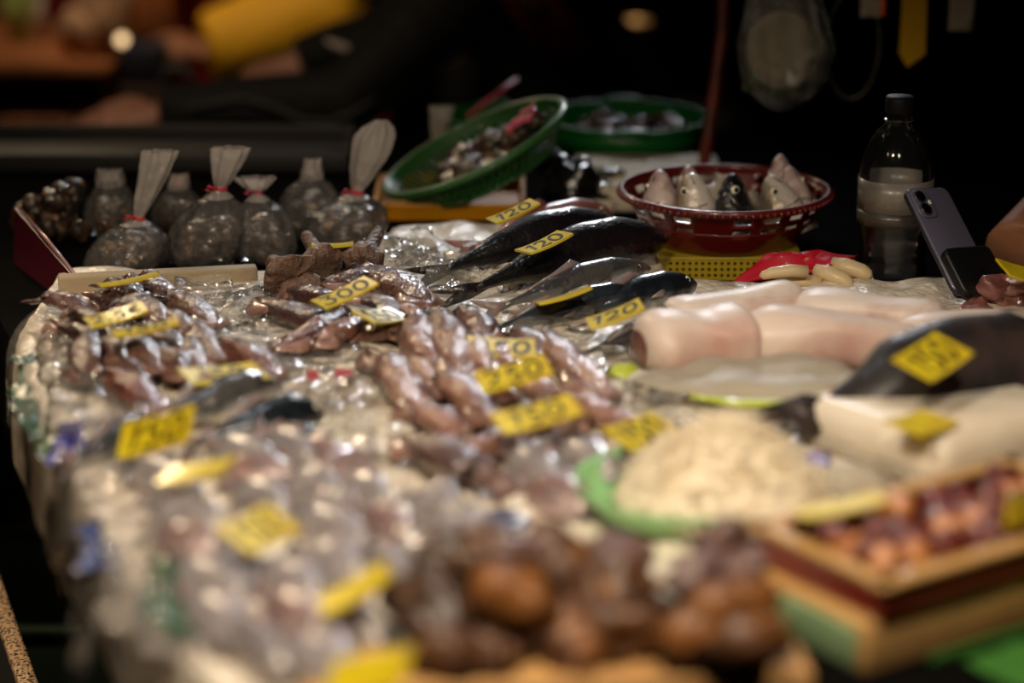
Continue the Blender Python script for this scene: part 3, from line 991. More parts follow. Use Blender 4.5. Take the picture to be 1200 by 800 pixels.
# ================================================================== MACKEREL, LEFT FRONT
G4 = 'dark backed mackerel on the left'
fish('mackerel', I(140, 508, .018), I(330, 446, .022), .046, .040, 'silver bellied mackerel behind the upright tag', 'fish', 'fish silver', group=G4, zhint=(0, .5, 1))
fish('mackerel', I(206, 524, .016), I(380, 480, .018), .048, .040, 'blue black mackerel right of the upright tag', 'fish', 'fish blue', group=G4, zhint=(0, .4, 1))
fish('mackerel', I(250, 536, .010), I(394, 516, .012), .040, .036, 'dark mackerel in front, its head beside the silver fish', 'fish', 'fish blue', group=G4, zhint=(0, .2, 1))
fish('mackerel', I(70, 548, .012), I(176, 496, .012), .042, .036, 'grey mackerel left of the upright tag', 'fish', 'fish silver', group=G4, zhint=(0, -.3, 1))

# ================================================================== SMALL SILVER FISH, LEFT FRONT
G5 = 'small silver fish heaped at the near left'
SF = [
    ((150, 540), (206, 566), 'silver', 'small silver fish just below the upright yellow tag'),
    ((238, 512), (318, 546), 'silver', 'small silver fish in front of the dark mackerel'),
    ((300, 506), (362, 540), 'silver', 'small silver fish under the head of the front mackerel'),
    ((330, 520), (396, 544), 'rosy', 'rosy edged fish at the back right of the silver heap'),
    ((240, 548), (340, 552), 'rosy', 'rosy silver fish right of the tag lying flat'),
    ((160, 588), (262, 612), 'silver', 'silver fish directly below the tag lying flat'),
    ((262, 566), (332, 600), 'silver', 'silver fish behind the diamond shaped tag'),
    ((320, 560), (400, 580), 'silver', 'bright silver fish at the right of the flat tag'),
    ((176, 622), (250, 640), 'rosy', 'rosy fish left of the diamond shaped tag'),
    ((332, 588), (428, 640), 'silver', 'broad silver fish right of the diamond shaped tag'),
    ((392, 560), (452, 590), 'silver', 'silver fish at the right end of the silver heap'),
    ((414, 600), (470, 628), 'rosy', 'rosy fish beside the warm glint at the right of the heap'),
    ((190, 652), (284, 700), 'silver', 'large silver fish below the diamond shaped tag, at the left'),
    ((290, 652), (372, 700), 'silver', 'silver fish with a bright glint below the diamond shaped tag'),
    ((340, 640), (420, 672), 'silver', 'silver fish behind the third yellow tag'),
    ((410, 636), (478, 690), 'silver', 'silver fish right of the third yellow tag'),
    ((210, 690), (282, 748), 'silver', 'silver fish at the near left corner of the heap'),
    ((300, 690), (372, 744), 'rosy', 'rosy fish left of the third yellow tag'),
    ((370, 700), (440, 750), 'silver', 'silver fish below the third yellow tag'),
    ((250, 720), (330, 782), 'silver', 'silver fish at the bottom of the heap, on the cloudy sheet'),
    ((330, 740), (410, 790), 'silver', 'silver fish behind the lowest tag at the bottom edge'),
    ((170, 560), (230, 590), 'silver', 'silver fish under the left half of the flat tag'),
    ((452, 640), (510, 670), 'silver', 'silver fish touching the brown shellfish heap'),
    ((470, 580), (540, 600), 'silver', 'pale silver fish lying apart on the ice, right of the heap'),
    ((216, 600), (290, 648), 'silver', 'silver fish half under the diamond shaped tag'),
    ((500, 610), (570, 622), 'silver', 'pale silver fish left of the navy scrap'),
    ((440, 530), (384, 556), 'rosy', 'rosy silver fish pointing away beside the front mackerel'),
]
for k, (tl, hd, m, lab) in enumerate(SF):
    lf = .012 + .010 * ((k * 7) % 3) / 2
    v = Vector((hd[0] - tl[0], hd[1] - tl[1], 0)).normalized() * 6
    fish('silver_fish', I(tl[0] - v.x, tl[1] - v.y, lf), I(hd[0] + v.x, hd[1] + v.y, lf + .004), .040, .020, lab, 'fish', 'fish pomfret' + (' rosy' if m == 'rosy' else ''), group=G5,
         zhint=(.3 - .6 * ((k * 5) % 4) / 3, .9, .45), prof=FLAT_PROF, tailw=.42)

G6 = 'grey fish in front of the centre squid'
for k, (tl, hd, m, lab) in enumerate([
    ((580, 520), (660, 572), 'fish pomfret', 'grey fish just below the lower long tag'),
    ((640, 512), (720, 560), 'fish pomfret', 'grey fish left of the blurred yellow tag by the cream heap'),
    ((690, 530), (770, 560), 'fish silver', 'dark grey fish under the blurred yellow tag by the cream heap'),
    ((600, 560), (690, 596), 'fish pomfret rosy', 'pale grey fish nearest the green dish'),
    ((760, 504), (840, 520), 'fish silver', 'dark grey fish right of the blurred yellow tag by the cream heap'),
    ((850, 508), (930, 530), 'fish blue', 'dark fish between the cream heap and the white block'),
]):
    fish('grey_fish', I(tl[0], tl[1], .014), I(hd[0], hd[1], .016), .044, .026, lab, 'fish', m, group=G6, zhint=(.2, .8, .5), prof=FLAT_PROF, tailw=.42)

# ================================================================== PRICE TAGS
tag((382, 365), (445, 336), (365, 356), .040, '300', 'sharp yellow tag reading 300 on the squid')
tag((107, 388), (174, 368), (99, 376), .044, '2,5E', 'narrow yellow tag reading 2,5€ on the left squid')
tag((117, 339), (187, 325), (115, 336), .036, '', 'edge-on yellow tag at the back of the left squid heap')
tag((134, 398), (211, 383), (131, 391), .046, '150', 'thin yellow tag seen nearly edge-on below the 2,5€ tag')
tag((228, 454), (318, 446), (203, 436), .040, '150', 'whitish glaring yellow tag between left squid and mackerel')
tag((139, 541), (222, 519), (149, 499), .020, '150', 'upright yellow tag leaning on the mackerel, reading 150')
tag((440, 382), (482, 376), (410, 369), .034, '250', 'small yellow tag in front of the 300 tag')
tag((547, 418), (628, 422), (546, 397), .026, '250', 'yellow tag half hidden behind squid in the centre')
tag((566, 464), (648, 442), (556, 440), .042, '250', 'long yellow tag in the middle of the centre squid')
tag((590, 512), (684, 488), (574, 489), .040, '150', 'lower long yellow tag on the centre squid')
tag((742, 532), (800, 512), (702, 506), .030, '150', 'blurred yellow tag at the near right of the centre squid')
tag((590, 262), (625, 246), (580, 255), .050, '120', 'yellow tag on the hinder black fish')
tag((628, 298), (665, 281), (612, 293), .061, '120', 'yellow tag on the back of the large black fish')
tag((636, 359), (688, 343), (634, 356), .030, '', 'orange edge of a tag lying against the slim silver fish')
tag((702, 386), (749, 368), (695, 374), .030, '120', 'yellow tag on the film left of the pink fish')
tag((1096, 452), (1145, 420), (1038, 423), .082, '150', 'yellow tag on the broad black fish at the right')
tag((1080, 514), (1124, 500), (1034, 498), .054, '', 'blurred yellow tag lying on the white block')
tag((182, 572), (258, 560), (204, 550), .040, '', 'yellow tag lying flat on the silver fish below the upright tag')
tag((292, 652), (352, 624), (248, 622), .042, '150', 'diamond shaped blurred yellow tag on the silver fish')
tag((388, 722), (448, 688), (384, 700), .034, '', 'blurred yellow tag third down on the silver fish')
tag((380, 826), (470, 812), (398, 776), .030, '', 'lowest blurred yellow tag at the bottom edge of the photo')
tag((366, 291), (414, 290), (366, 288), .040, '', 'thin edge-on yellow tag behind the horned shellfish', size=(.06, .03))

# ================================================================== NEAR RIGHT: WHITE BLOCK, WHITEBAIT, TRAY, BROWN SHELLFISH
c = I(1075, 520, 0)
r = root('white_block', c, 'large white block with rounded corners carrying a blurred yellow tag', 'block')
Mz = Matrix.Rotation(math.radians(38), 3, 'Z')
mb = MB().rbox((.02, .004, .022), (.20, .185, .044), .026, .016, Mz, seg=6)
part('block', mb, 'white block', r)
part('wrapper', MB().rbox((.02, .004, .006), (.207, .192, .012), .027, .003, Mz, seg=6), 'film milky', r)
mb = MB().blob(I(958, 546, .02), (.014, .010, .012), .3, 2, 2)
thing('plastic_scrap', mb, 'scrap indigo', 'small violet print on plastic at the left of the white block', 'plastic sheet')
mb = MB().blob(I(985, 566, .014), (.045, .022, .016), .4, 2.4, 8)
thing('plastic_scrap', mb, 'film milky', 'milky plastic bunched below the white block', 'plastic sheet')

# whitebait heap in its green dish
c = I(806, 600, 0)
r = root('green_dish', c, 'shallow green dish under the cream whitebait heap', 'dish')
mb = MB()
prof = [(.60, 0), (.80, .004), (.96, .020), (1.0, .030), (1.03, .031), (.99, .024), (.84, .008), (.6, .005)]
mb.lathe([(q * .097, z) for q, z in prof], 48, sx=1.0, sy=.95)
mb.lathe([(.0005, .002), (.056, .002)], 48, sx=1.0, sy=.95)
part('dish', mb, 'dish green', r)
mb = MB()
seg, n = 64, 22
rings = []
for k in range(n + 1):
    t = k / n
    rad = .096 * (1 - t) ** .62 if t < 1 else .0005
    z = .014 + .072 * (t ** .85)
    rings.append([Vector((rad * math.cos(a), rad * .95 * math.sin(a), z)) * 1.0 + Vector((0, 0, .006 * noise.noise(Vector((rad * math.cos(a) * 40, rad * math.sin(a) * 40, 1))))) for a in (2 * PI * q / seg for q in range(seg))])
rr = random.Random(3)
mb.loft(rings)
for _ in range(420):
    a, t = rr.random() * 2 * PI, rr.random() ** .6
    rad = .096 * (1 - t) ** .62
    p = Vector((rad * math.cos(a), rad * .95 * math.sin(a), .014 + .072 * t ** .85 + .002))
    d = Vector((rr.gauss(0, 1), rr.gauss(0, 1), rr.gauss(0, .3))).normalized() * .010
    mb.tube([p - d, p, p + d], [.0006, .0018, .0008], 5)
mb.v = [c + Vector((.030, -.006, 0)) + v for v in mb.v]
thing('whitebait', mb, 'whitebait', 'cream heap of tiny whitebait in the green dish', 'whitebait', kind='stuff')

# marinated pieces in the tan tray, on a tan box
zb = TOP
c0 = U(1032, 752, .855)
r = root('tan_box', (c0.x, c0.y, TOP), 'tan box under the tray at the lower right corner', 'box')
Mt = Matrix.Rotation(math.radians(34), 3, 'Z')
ctr = Mt @ Vector((.15, .10, 0))
part('box_body', MB().rbox(ctr + Vector((0, 0, .022)), (.30, .17, .044), .006, .003, Mt), 'tan board', r)
part('side_lining', MB().rbox(Mt @ Vector((-.0015, .10, 0)) + Vector((0, 0, .020)), (.003, .15, .034), .001, .001, Mt), 'lid green pale', r, label='pale green plastic on the left side')
part('strip', MB().rbox(Mt @ Vector((.17, -.0025, 0)) + Vector((0, 0, .008)), (.24, .003, .008), .001, .001, Mt), 'strip green', r, label='green strip along the bottom edge')
tray_c = Vector((c0.x, c0.y, TOP + .046))
r = root('tray', tray_c, 'tan rectangular tray of dark red seafood at the lower right', 'tray')
tw, tl = .28, .145


def tp(x, y, z):
    return Mt @ Vector((x, y, 0)) + Vector((0, 0, z))


part('tray_floor', MB().rbox(tp(.012 + tw / 2, .012 + tl / 2, .003), (tw - .02, tl - .02, .005), .004, .001, Mt), 'red plastic deep', r)
for (cx, cy, sx, sy) in ((tw / 2 + .01, .012, tw, .005), (tw / 2 + .01, tl + .008, tw, .005), (.012, tl / 2 + .01, .005, tl), (tw + .008, tl / 2 + .01, .005, tl)):
    part('tray_wall', MB().rbox(tp(cx, cy, .014), (sx, sy, .026), .002, .001, Mt), 'red plastic deep', r)
    part('rim', MB().rbox(tp(cx, cy, .029), (sx + (.016 if sx > sy else .012), sy + (.012 if sx > sy else .016), .006), .003, .002, Mt), 'tan plastic', r, label='tan flat rim')
rr = random.Random(11)
sp = 0
for j in range(6):
    for i in range(8):
        x, y = .045 + i * .029 + rr.gauss(0, .004), .040 + j * .025 + rr.gauss(0, .004)
        if x > tw - .02 or y > tl - .015:
            continue
        g = (i * 3 + j * 5) % 7 in (0, 3)
        p = tray_c + tp(x, y, .022 + rr.random() * .008)
        mb = MB().blob(p, (.017 + rr.random() * .004, .014, .012 + rr.random() * .005), .5, 1.6, rr.random() * 60, 14, 9, rot=Matrix.Rotation(rr.random() * 6, 3, 'Z'))
        thing('marinated_seafood', mb, 'marinated gold' if g else 'marinated red', 'golden brown piece of seafood in the tan tray' if g else 'dark red piece of seafood in the tan tray', 'seafood piece',
              'golden pieces in the tan tray' if g else 'dark red pieces in the tan tray')
tag((940, 612), (1040, 592), (930, 600), .060, '', 'blurred yellow tag standing at the back of the tan tray')
tag((1176, 610), (1230, 606), (1178, 584), .062, '', 'yellow tag cut off by the right edge, behind the tan tray')

g = []
for j in range(14):
    g.append([Vector((c0.x, c0.y, TOP)) + Mt @ Vector((.075 + .28 * i / 23, -.012 - .075 * j / 13, 0)) + Vector((0, 0, .004 + .005 * abs(noise.noise(Vector((i * .35, j * .35, 4))))) ) for i in range(24)])
thing('plastic_sheet', MB().loft(g, False, False, close=False), 'strip green', 'green plastic sheet at the lower right corner, in front of the tan box', 'plastic sheet')

# long tan board along the near edge of the table
a, b = U(360, 800, .84), U(935, 778, .84)
d = b - a
r = root('tan_board', ((a.x + b.x) / 2, (a.y + b.y) / 2, TOP), 'tan board along the near edge, in front of the brown shellfish', 'board')
Mb = Matrix.Rotation(math.atan2(d.y, d.x), 3, 'Z')
part('board', MB().rbox((0, -.03, .022), (d.length, .075, .044), .004, .003, Mb), 'tan board', r)


def whelk(c, R, rot, m, label, group, seed):
    """rounded spiral shell: whorls that shrink along the axis, with an open lip."""
    r = root('shellfish', frame(c, (math.cos(rot), math.sin(rot), .25), (0, 0, 1)), label, 'shellfish', group)
    mb = MB()
    pts, rad = [], []
    turns, n = 2.6, 40
    for k in range(n + 1):
        t = k / n
        a = 2 * PI * turns * t
        q = (1 - t) ** 1.1
        pts.append(Vector((-R * .55 + R * 1.5 * t, R * .42 * q * math.cos(a), R * .42 * q * math.sin(a))))
        rad.append(max(R * .62 * q, R * .03) * (1 + .10 * math.sin(a * 5 + seed)))
    mb.tube(pts, rad, 14)
    mb.v = [v * (1 + .42 * noise.noise(v * (1.1 / R) + Vector((seed, 0, 0))) + .18 * noise.noise(v * (2.6 / R) + Vector((seed, 3, 0)))) for v in mb.v]
    part('shell', mb, m, r)
    part('lip', MB().blob((-R * .7, R * .42, -R * .12), (R * .30, R * .42, R * .52), .15, 2, seed, 14, 10), 'shell dark' if m != 'shell amber' else 'shell brown', r)
    return r


rr = random.Random(21)
G7 = 'brown shellfish heaped at the near edge'
B1 = [((522, 700), 24, .012, 'dark'), ((512, 664), 22, .028, 'dark'), ((560, 652), 22, .030, 'brown'), ((566, 728), 24, .012, 'brown'), ((604, 694), 25, .034, 'amber'), ((622, 744), 22, .010, 'dark'),
      ((650, 668), 22, .034, 'brown'), ((668, 722), 24, .014, 'brown'), ((700, 690), 24, .028, 'brown'), ((730, 742), 24, .010, 'brown'), ((746, 690), 22, .024, 'brown'), ((716, 652), 20, .024, 'mauve'), ((500, 736), 20, .008, 'dark'),
      ((540, 766), 20, .010, 'brown'), ((676, 762), 20, .010, 'amber'), ((602, 650), 18, .040, 'mauve'), ((770, 724), 20, .008, 'dark'), ((590, 768), 18, .008, 'brown')]
for k, (p, R, lf, m) in enumerate(B1):
    lab = {'dark': 'blackish brown shellfish in the larger heap at the near edge', 'brown': 'rusty brown shellfish in the larger heap at the near edge', 'amber': 'amber coloured shellfish in the larger heap at the near edge', 'mauve': 'mauve brown shellfish on top of the larger heap at the near edge'}[m]
    whelk(I(p[0], p[1], lf * 1.3 + .012), R * 1.5 / 1000, rr.random() * 6.28, 'shell ' + m, lab, G7 + ', ' + m, k)
B2 = [((838, 634), 20, .036, 'mauve'), ((812, 672), 20, .026, 'mauve'), ((862, 664), 18, .030, 'mauve'), ((836, 712), 22, .018, 'amber'), ((880, 704), 20, .018, 'amber'), ((812, 742), 20, .008, 'amber'), ((864, 746), 22, .008, 'brown'), ((898, 742), 18, .006, 'amber')]
for k, (p, R, lf, m) in enumerate(B2):
    lab = {'brown': 'darkest shellfish of the smaller heap left of the tan tray', 'amber': 'amber shellfish of the smaller heap left of the tan tray', 'mauve': 'mauve grey shellfish topping the smaller heap left of the tan tray'}[m]
    whelk(I(p[0], p[1], lf * 1.4 + .022), R * 1.5 / 1000, 1.2 + rr.random(), 'shell ' + m, lab, 'shellfish left of the tan tray, ' + m, 40 + k)

# ================================================================== BAGS OF SHELLFISH BEHIND THE LEFT SQUID
def bag(base_px, w_px, h_px, neck_px, label, seed, lean=0.0, tie='band red', top=True, m='film cloudy', meat=True, D=None, meat_label=None, flare=.36, rounded=False, wide=None):
    """clear bag: base centre pixel on the table, width of the belly, height up to the tie, length of the loose neck above it."""
    b = U(base_px[0], base_px[1], TOP)
    dep = (b - CAM).dot(FW)
    k = dep / F
    R, Hh, N = w_px * k / 2, h_px * k * 1.04, neck_px * k * 1.04
    rr = random.Random(seed)
    r = root('plastic_bag', b, label, 'bag', 'bags of shellfish behind the left squid')

    def ax(z):
        return Vector((lean * z, 0, z))

    def ring(rad, z, wob, fr=9, flat=1.0):
        return [ax(z) + Vector((rad * math.cos(a) * (1 + wob * math.sin(fr * a + seed) + wob * 1.2 * noise.noise(Vector((math.cos(a) * 2 + seed, math.sin(a) * 2, z * 40)))),
                                rad * flat * math.sin(a) * (1 + wob * math.sin(fr * a + seed) + wob * 1.2 * noise.noise(Vector((math.cos(a) * 2 + seed, math.sin(a) * 2, z * 40)))), 0)) for a in (2 * PI * q / 54 for q in range(54))]
    nk = wide if wide else .10
    tab = [(0, .62), (.06, .84), (.2, 1.0), (.42, 1.0), (.6, .90), (.75, max(.68, nk)), (.88, max(.36, nk)), (1, nk)]
    mb = MB()
    rings = [ring(R * interp(tab, t), Hh * t, .035 + .07 * max(0, t - .5)) for t in [q / 18 for q in range(19)]]
    if top:
        for q in range(1, 10):
            t = q / 9
            w_ = nk + flare * (math.sin(PI * min(1, t * .62 + .02)) if rounded else t ** .6) * (1 if not wide else -.3)
            if rounded and t > .75:
                w_ *= 1 - .75 * ((t - .75) / .25) ** 2
            rings.append(ring(R * max(w_, .04), Hh + N * t + (R * .05 * math.sin(q * 9) if t == 1 else 0), .08 + .10 * t, 7, 1 - .5 * t))
    mb.loft(rings[:17], True, False)
    part('film', mb, m, r)
    if len(rings) > 19:
        part('neck', MB().loft(rings[16:], False, False), 'film gathered', r, label='gathered cloudy neck')
    if tie:
        part('tie_band', MB().tube([ax(Hh) + Vector((R * .12 * math.cos(a), R * .12 * math.sin(a), .002 * math.sin(2 * a))) for a in (2 * PI * q / 20 for q in range(21))], R * .035 + .0008, 8), tie, r)
        part('tie_loop', MB().tube([ax(Hh) + Vector((-R * .1, -R * .1, 0)), ax(Hh) + Vector((-R * .26, -R * .18, R * .10)), ax(Hh) + Vector((-R * .36, -R * .2, R * .02)), ax(Hh) + Vector((-R * .22, -R * .16, -R * .03))], .0014, 6), tie, r)
    if meat:
        mb = MB()
        for i in range(26):
            a, q, z = rr.random() * 6.28, R * .62 * rr.random() ** .5, Hh * (.12 + .46 * rr.random())
            e = R * (.20 + .1 * rr.random())
            mb.blob(b + ax(z) + Vector((q * math.cos(a), q * math.sin(a), 0)), (e, e * .8, e * .75), .5, 1.6, i + seed, 12, 8)
        thing('shellfish_meat', mb, 'meat brown', meat_label, 'shellfish', kind='stuff')
    return r


bag((142, 318), 94, 62, 78, 'clear bag with a tall upright neck and red tie, leftmost front bag', 1, lean=.36, flare=.32, meat_label='brown shellfish inside the bag with the tall upright neck')
bag((236, 310), 96, 88, 48, 'clear bag tied with a thin red band below a ragged neck', 2, lean=.28, flare=.34, meat_label='brown shellfish inside the bag with the ragged neck')
bag((312, 306), 78, 80, 18, 'bag with pink bands round its neck, second from the right', 3, lean=-.1, tie='band pink', flare=.5, meat_label='dark shellfish inside the bag with pink bands')
bag((396, 288), 100, 62, 84, 'clear bag with a red band and a tall rounded neck, rightmost', 4, lean=.36, flare=.36, rounded=True, meat_label='brown shellfish inside the rightmost bag')
bag((360, 276), 74, 74, 16, 'clear bag with a bright glint behind the pink banded bag', 5, lean=.1, tie=None, wide=.34, meat_label='shellfish inside the bag with the bright glint')
bag((132, 276), 66, 66, 12, 'cloudy bag behind the bag with the tall upright neck', 6, lean=0, tie=None, wide=.5, meat_label='shellfish inside the cloudy hind bag')
bag((206, 268), 60, 52, 12, 'low clear bag behind the ragged necked bag', 7, lean=.1, tie='band pink', wide=.4, meat_label='shellfish inside the low hind bag')
bag((505, 214), 58, 44, 44, 'pale bag peeking out behind the tilted green basket', 8, lean=.15, tie=None, meat_label='shellfish inside the bag behind the green basket')
mb = MB()
rr = random.Random(9)
bp = U(74, 282, TOP)
for i in range(30):
    mb.blob(bp + Vector((rr.gauss(0, .016), rr.gauss(0, .016), .012 + rr.random() * .060)), .014, .5, 1.6, i, 10, 7)
thing('shellfish_heap', mb, 'meat brown', 'dark brown clump of shellfish left of the bags', 'shellfish', kind='stuff')
mb = MB()
for i in range(14):
    mb.blob(U(20 + rr.random() * 40, 268 + rr.random() * 6, TOP) + Vector((0, 0, .01 + rr.random() * .014)), .013, .5, 1.6, i + 50, 10, 7)
thing('shellfish_heap', mb, 'shell brown', 'low brown shellfish heap behind the maroon board', 'shellfish', kind='stuff')

# maroon board at the left back corner
q = [PD(22, 244, 2.98), PD(88, 322, 2.80), PD(86, 352, 2.80), PD(20, 330, 2.98)]
r = root('maroon_board', U(60, 345, TOP), 'dark maroon board standing at the left back corner of the ice', 'board')
off = Vector((-.006, .004, .0))
part('panel', MB().loft([[q[0], q[1], q[2], q[3]], [p + off for p in q]]), 'maroon', r, world=True, smooth=False)
part('edge_trim', MB().tube([q[0], q[0].lerp(q[1], .5) + Vector((0, 0, .003)), q[1], q[1].lerp(q[2], .2)], .0022, 8), 'maroon rim', r, world=True, label='shiny light edge')

# ================================================================== BASKETS AND TRAYS AT THE BACK
def lattice(R0, R1, H, sx, sy, nu, nv, hole, slant=0, flare=1.0):
    """basket wall with slots: hole(i, j) -> True leaves a gap."""
    mb = MB()
    vs = []
    for j in range(nv + 1):
        t = j / nv
        rad = R0 + (R1 - R0) * t ** flare
        for i in range(nu):
            a = 2 * PI * (i + slant * j) / nu
            vs.append((sx * rad * math.cos(a), sy * rad * math.sin(a), H * t))
    fs = []
    for j in range(nv):
        for i in range(nu):
            if not hole(i, j):
                fs.append((j * nu + i, j * nu + (i + 1) % nu, (j + 1) * nu + (i + 1) % nu, (j + 1) * nu + i))
    return mb.add(vs, fs)


def ring_tube(R, z, r, sx=1, sy=1, seg=72, wob=0, fr=0):
    return MB().tube([(sx * R * math.cos(a), sy * R * math.sin(a), z + wob * math.sin(fr * a)) for a in (2 * PI * q / seg for q in range(seg + 1))], r, 10, cap=False)


# yellow tray and the tilted green basket that stands in it
c = U(526, 260, TOP)
c.y += .088
r = root('yellow_tray', c, 'shallow yellow tray under the tilted green basket', 'tray')
part('tray_floor', MB().rbox((0, 0, .003), (.19, .17, .005), .012, .002), 'tray yellow', r)
rings = []
for ins, z in ((0, .002), (-.004, .020), (-.006, .024), (-.001, .024), (.003, .004)):
    rings.append([Vector(p) for p in [((.095 - ins) * sx - sx * .014 * (1 - math.cos(k * PI / 8)) if 0 else sx * (.095 - ins - .014) + .014 * math.cos(a0 + k * PI / 8), sy * (.085 - ins - .014) + .014 * math.sin(a0 + k * PI / 8), z)
                                      for (sx, sy, a0) in ((1, 1, 0), (-1, 1, PI / 2), (-1, -1, PI), (1, -1, 3 * PI / 2)) for k in range(5)]])
part('tray_wall', MB().loft(rings, False, False), 'tray yellow', r)

cen = PD(556, 173, 3.22)
Rb = Matrix.Translation(cen) @ Matrix.Rotation(math.radians(-25), 4, 'Y') @ Matrix.Rotation(math.radians(5), 4, 'X')
r = root('green_basket', Rb, 'tilted oval green plastic basket holding dark seafood', 'basket')
bx, by = 1.0, .88
wall = lattice(.099, .128, .040, bx, by, 240, 10, lambda i, j: 1 <= j <= 7 and i % 4 < 2, slant=.35)
wall.v = [v + Vector((0, 0, -.040)) for v in wall.v]
part('wall', wall, 'green plastic', r, solid=.0022, smooth=True)
part('rim', ring_tube(.131, 0, .0058, bx, by), 'green plastic', r)
part('base', MB().lathe([(.0005, -.040), (.05, -.040), (.100, -.040), (.100, -.037), (.0005, -.037)], 60, sx=bx, sy=by), 'green plastic', r)
for z_ in (-.037, -.010):
    part('hoop', ring_tube(.101 if z_ < -.03 else .121, z_, .002, bx, by), 'green plastic', r)
mb = MB()
rr = random.Random(14)
for i in range(34):
    a, q = rr.random() * 6.28, .062 * rr.random() ** .5
    mb.blob((q * math.cos(a) * 1.1, q * math.sin(a), -.024 + .016 * rr.random()), (.019, .014, .012), .6, 1.7, i, 11, 7)
for i in range(9):
    mb.blob((.02 + i * .009, -.012 + rr.gauss(0, .008), -.016 + .003 * i), (.017, .013, .012), .6, 1.7, i + 70, 11, 7)
mb.v = [Rb @ v for v in mb.v]
thing('seafood_heap', mb, 'meat brown', 'dark brown seafood lying in the tilted green basket', 'seafood', kind='stuff')
mb = MB()
g = []
for j in range(11):
    g.append([Rb @ Vector((.050 + .048 * i / 10, -.034 + .034 * j / 10 - .01 * i / 10, .008 + .012 * noise.noise(Vector((i * .35, j * .35, 2))) + .012 * i / 10)) for i in range(11)])
thing('pink_cloth', mb.loft(g, False, False, close=False), 'pink cloth', 'pink plastic corner on the seafood in the tilted green basket', 'plastic sheet', solid=.0015)
mb = MB()
bp = U(672, 250, TOP)
mb.blob(bp + Vector((.0, .02, .034)), (.040, .040, .036), .35, 2.2, 3, 24, 16)
mb.blob(bp + Vector((.03, .03, .018)), (.034, .034, .022), .4, 2.2, 5, 20, 12)
thing('black_bag', mb, 'black bag', 'crumpled black plastic propping up the green basket on its right', 'bag')
mb = MB().blob(U(652, 214, TOP) + Vector((0, .05, .024)), (.010, .010, .012), .2, 2, 3)
mb.tube([U(652, 214, TOP) + Vector((0, .05, .022)), U(655, 236, TOP) + Vector((0, 0, .004))], [.006, .009], 10)
thing('bottle_stopper', mb, 'fish silver', 'small pale knob standing right of the green basket', 'knob')

# two round green tubs
def tub(c, R, H, label, seed, Rb=.82):
    r = root('green_tub', c, label, 'tub', 'green tubs at the back of the table')
    part('wall', MB().lathe([(.001, .001), (R * Rb, 0), (R * .92, H * .5), (R * .99, H), (R * .965, H), (R * .89, H * .5), (R * Rb * .96, .004), (.001, .004)], 64), 'tub green', r)
    part('rim', ring_tube(R, H, .0045), 'tub green', r)
    for sd in (-1, 1):
        part('handle', MB().rbox((0, sd * (R + .004), H + .004), (.05, .014, .008), .004, .002), 'tub green', r)
    return r


tub(Vector((.169, 3.49, TOP)), .118, .056, 'larger round green tub behind the tilted basket', 1)
tub(Vector((-.028, 3.53, TOP)), .076, .050, 'smaller green tub mostly hidden behind the tilted basket', 2)
mb = MB()
for i in range(26):
    a, q = rr.random() * 6.28, .08 * rr.random() ** .5
    mb.blob((.169 + q * math.cos(a), 3.49 + q * math.sin(a), TOP + .036 + .016 * rr.random()), (.018, .014, .011), .5, 1.6, i, 10, 7)
thing('seafood_heap', mb, 'meat brown', 'dark seafood lying in the larger green tub', 'seafood', kind='stuff')
tb = MB().tube([PD(548, 136, 3.48), PD(580, 112, 3.50), PD(606, 94, 3.52)], [.003, .0035, .004], 8)
thing('tongs_handle', tb, 'band pink', 'dark pink stick leaning on the smaller green tub', 'stick')

# white polystyrene box behind the red basket
c = U(762, 232, TOP)
r = root('polystyrene_box', (c.x, 3.27, TOP), 'white polystyrene box lid between green tub and red basket', 'box')
part('lid', MB().rbox((0.0, -.02, .016), (.20, .22, .032), .012, .004), 'polystyrene', r)
part('notch', MB().rbox((-.075, -.135, .010), (.044, .024, .020), .008, .004), 'polystyrene', r)
mb = MB().blob(Vector((c.x - .055, 3.22, TOP + .036)), (.022, .016, .007), .4, 2, 3)
thing('seafood_scrap', mb, 'meat brown', 'brown smear of seafood on the polystyrene lid', 'seafood')
# pale polystyrene under the black fish heads
c = U(712, 252, TOP)
r = root('polystyrene_tub', (c.x, c.y + .05, TOP), 'small white tub left of the red basket', 'tub')
part('wall', MB().lathe([(.001, .001), (.030, 0), (.034, .034), (.031, .034), (.027, .004), (.001, .004)], 36), 'polystyrene', r)
part('rim', ring_tube(.0335, .034, .002, seg=40), 'polystyrene', r)

# yellow crate with square holes, carrying the red basket
YC = Vector((.262, 2.905, TOP))
r = root('yellow_crate', YC, 'low yellow plastic crate with square holes under the red basket', 'crate')
mb = MB()
nx, nz = 44, 7
vs, fs = [], []
for (x0, y0, x1, y1) in ((-.085, -.10, .085, -.10), (.085, -.10, .085, .10), (.085, .10, -.085, .10), (-.085, .10, -.085, -.10)):
    o = len(vs)
    for j in range(nz + 1):
        for i in range(nx + 1):
            vs.append((x0 + (x1 - x0) * i / nx, y0 + (y1 - y0) * i / nx, .026 * j / nz))
    for j in range(nz):
        for i in range(nx):
            if not (j in (1, 3, 5) and i % 2 == 1 and 2 < i < nx - 2):
                fs.append((o + j * (nx + 1) + i, o + j * (nx + 1) + i + 1, o + (j + 1) * (nx + 1) + i + 1, o + (j + 1) * (nx + 1) + i))
part('wall', MB().add(vs, fs), 'yellow plastic', r, solid=.002, smooth=False)
part('deck', MB().rbox((0, 0, .0265), (.174, .204, .003), .004, .001), 'yellow plastic', r)

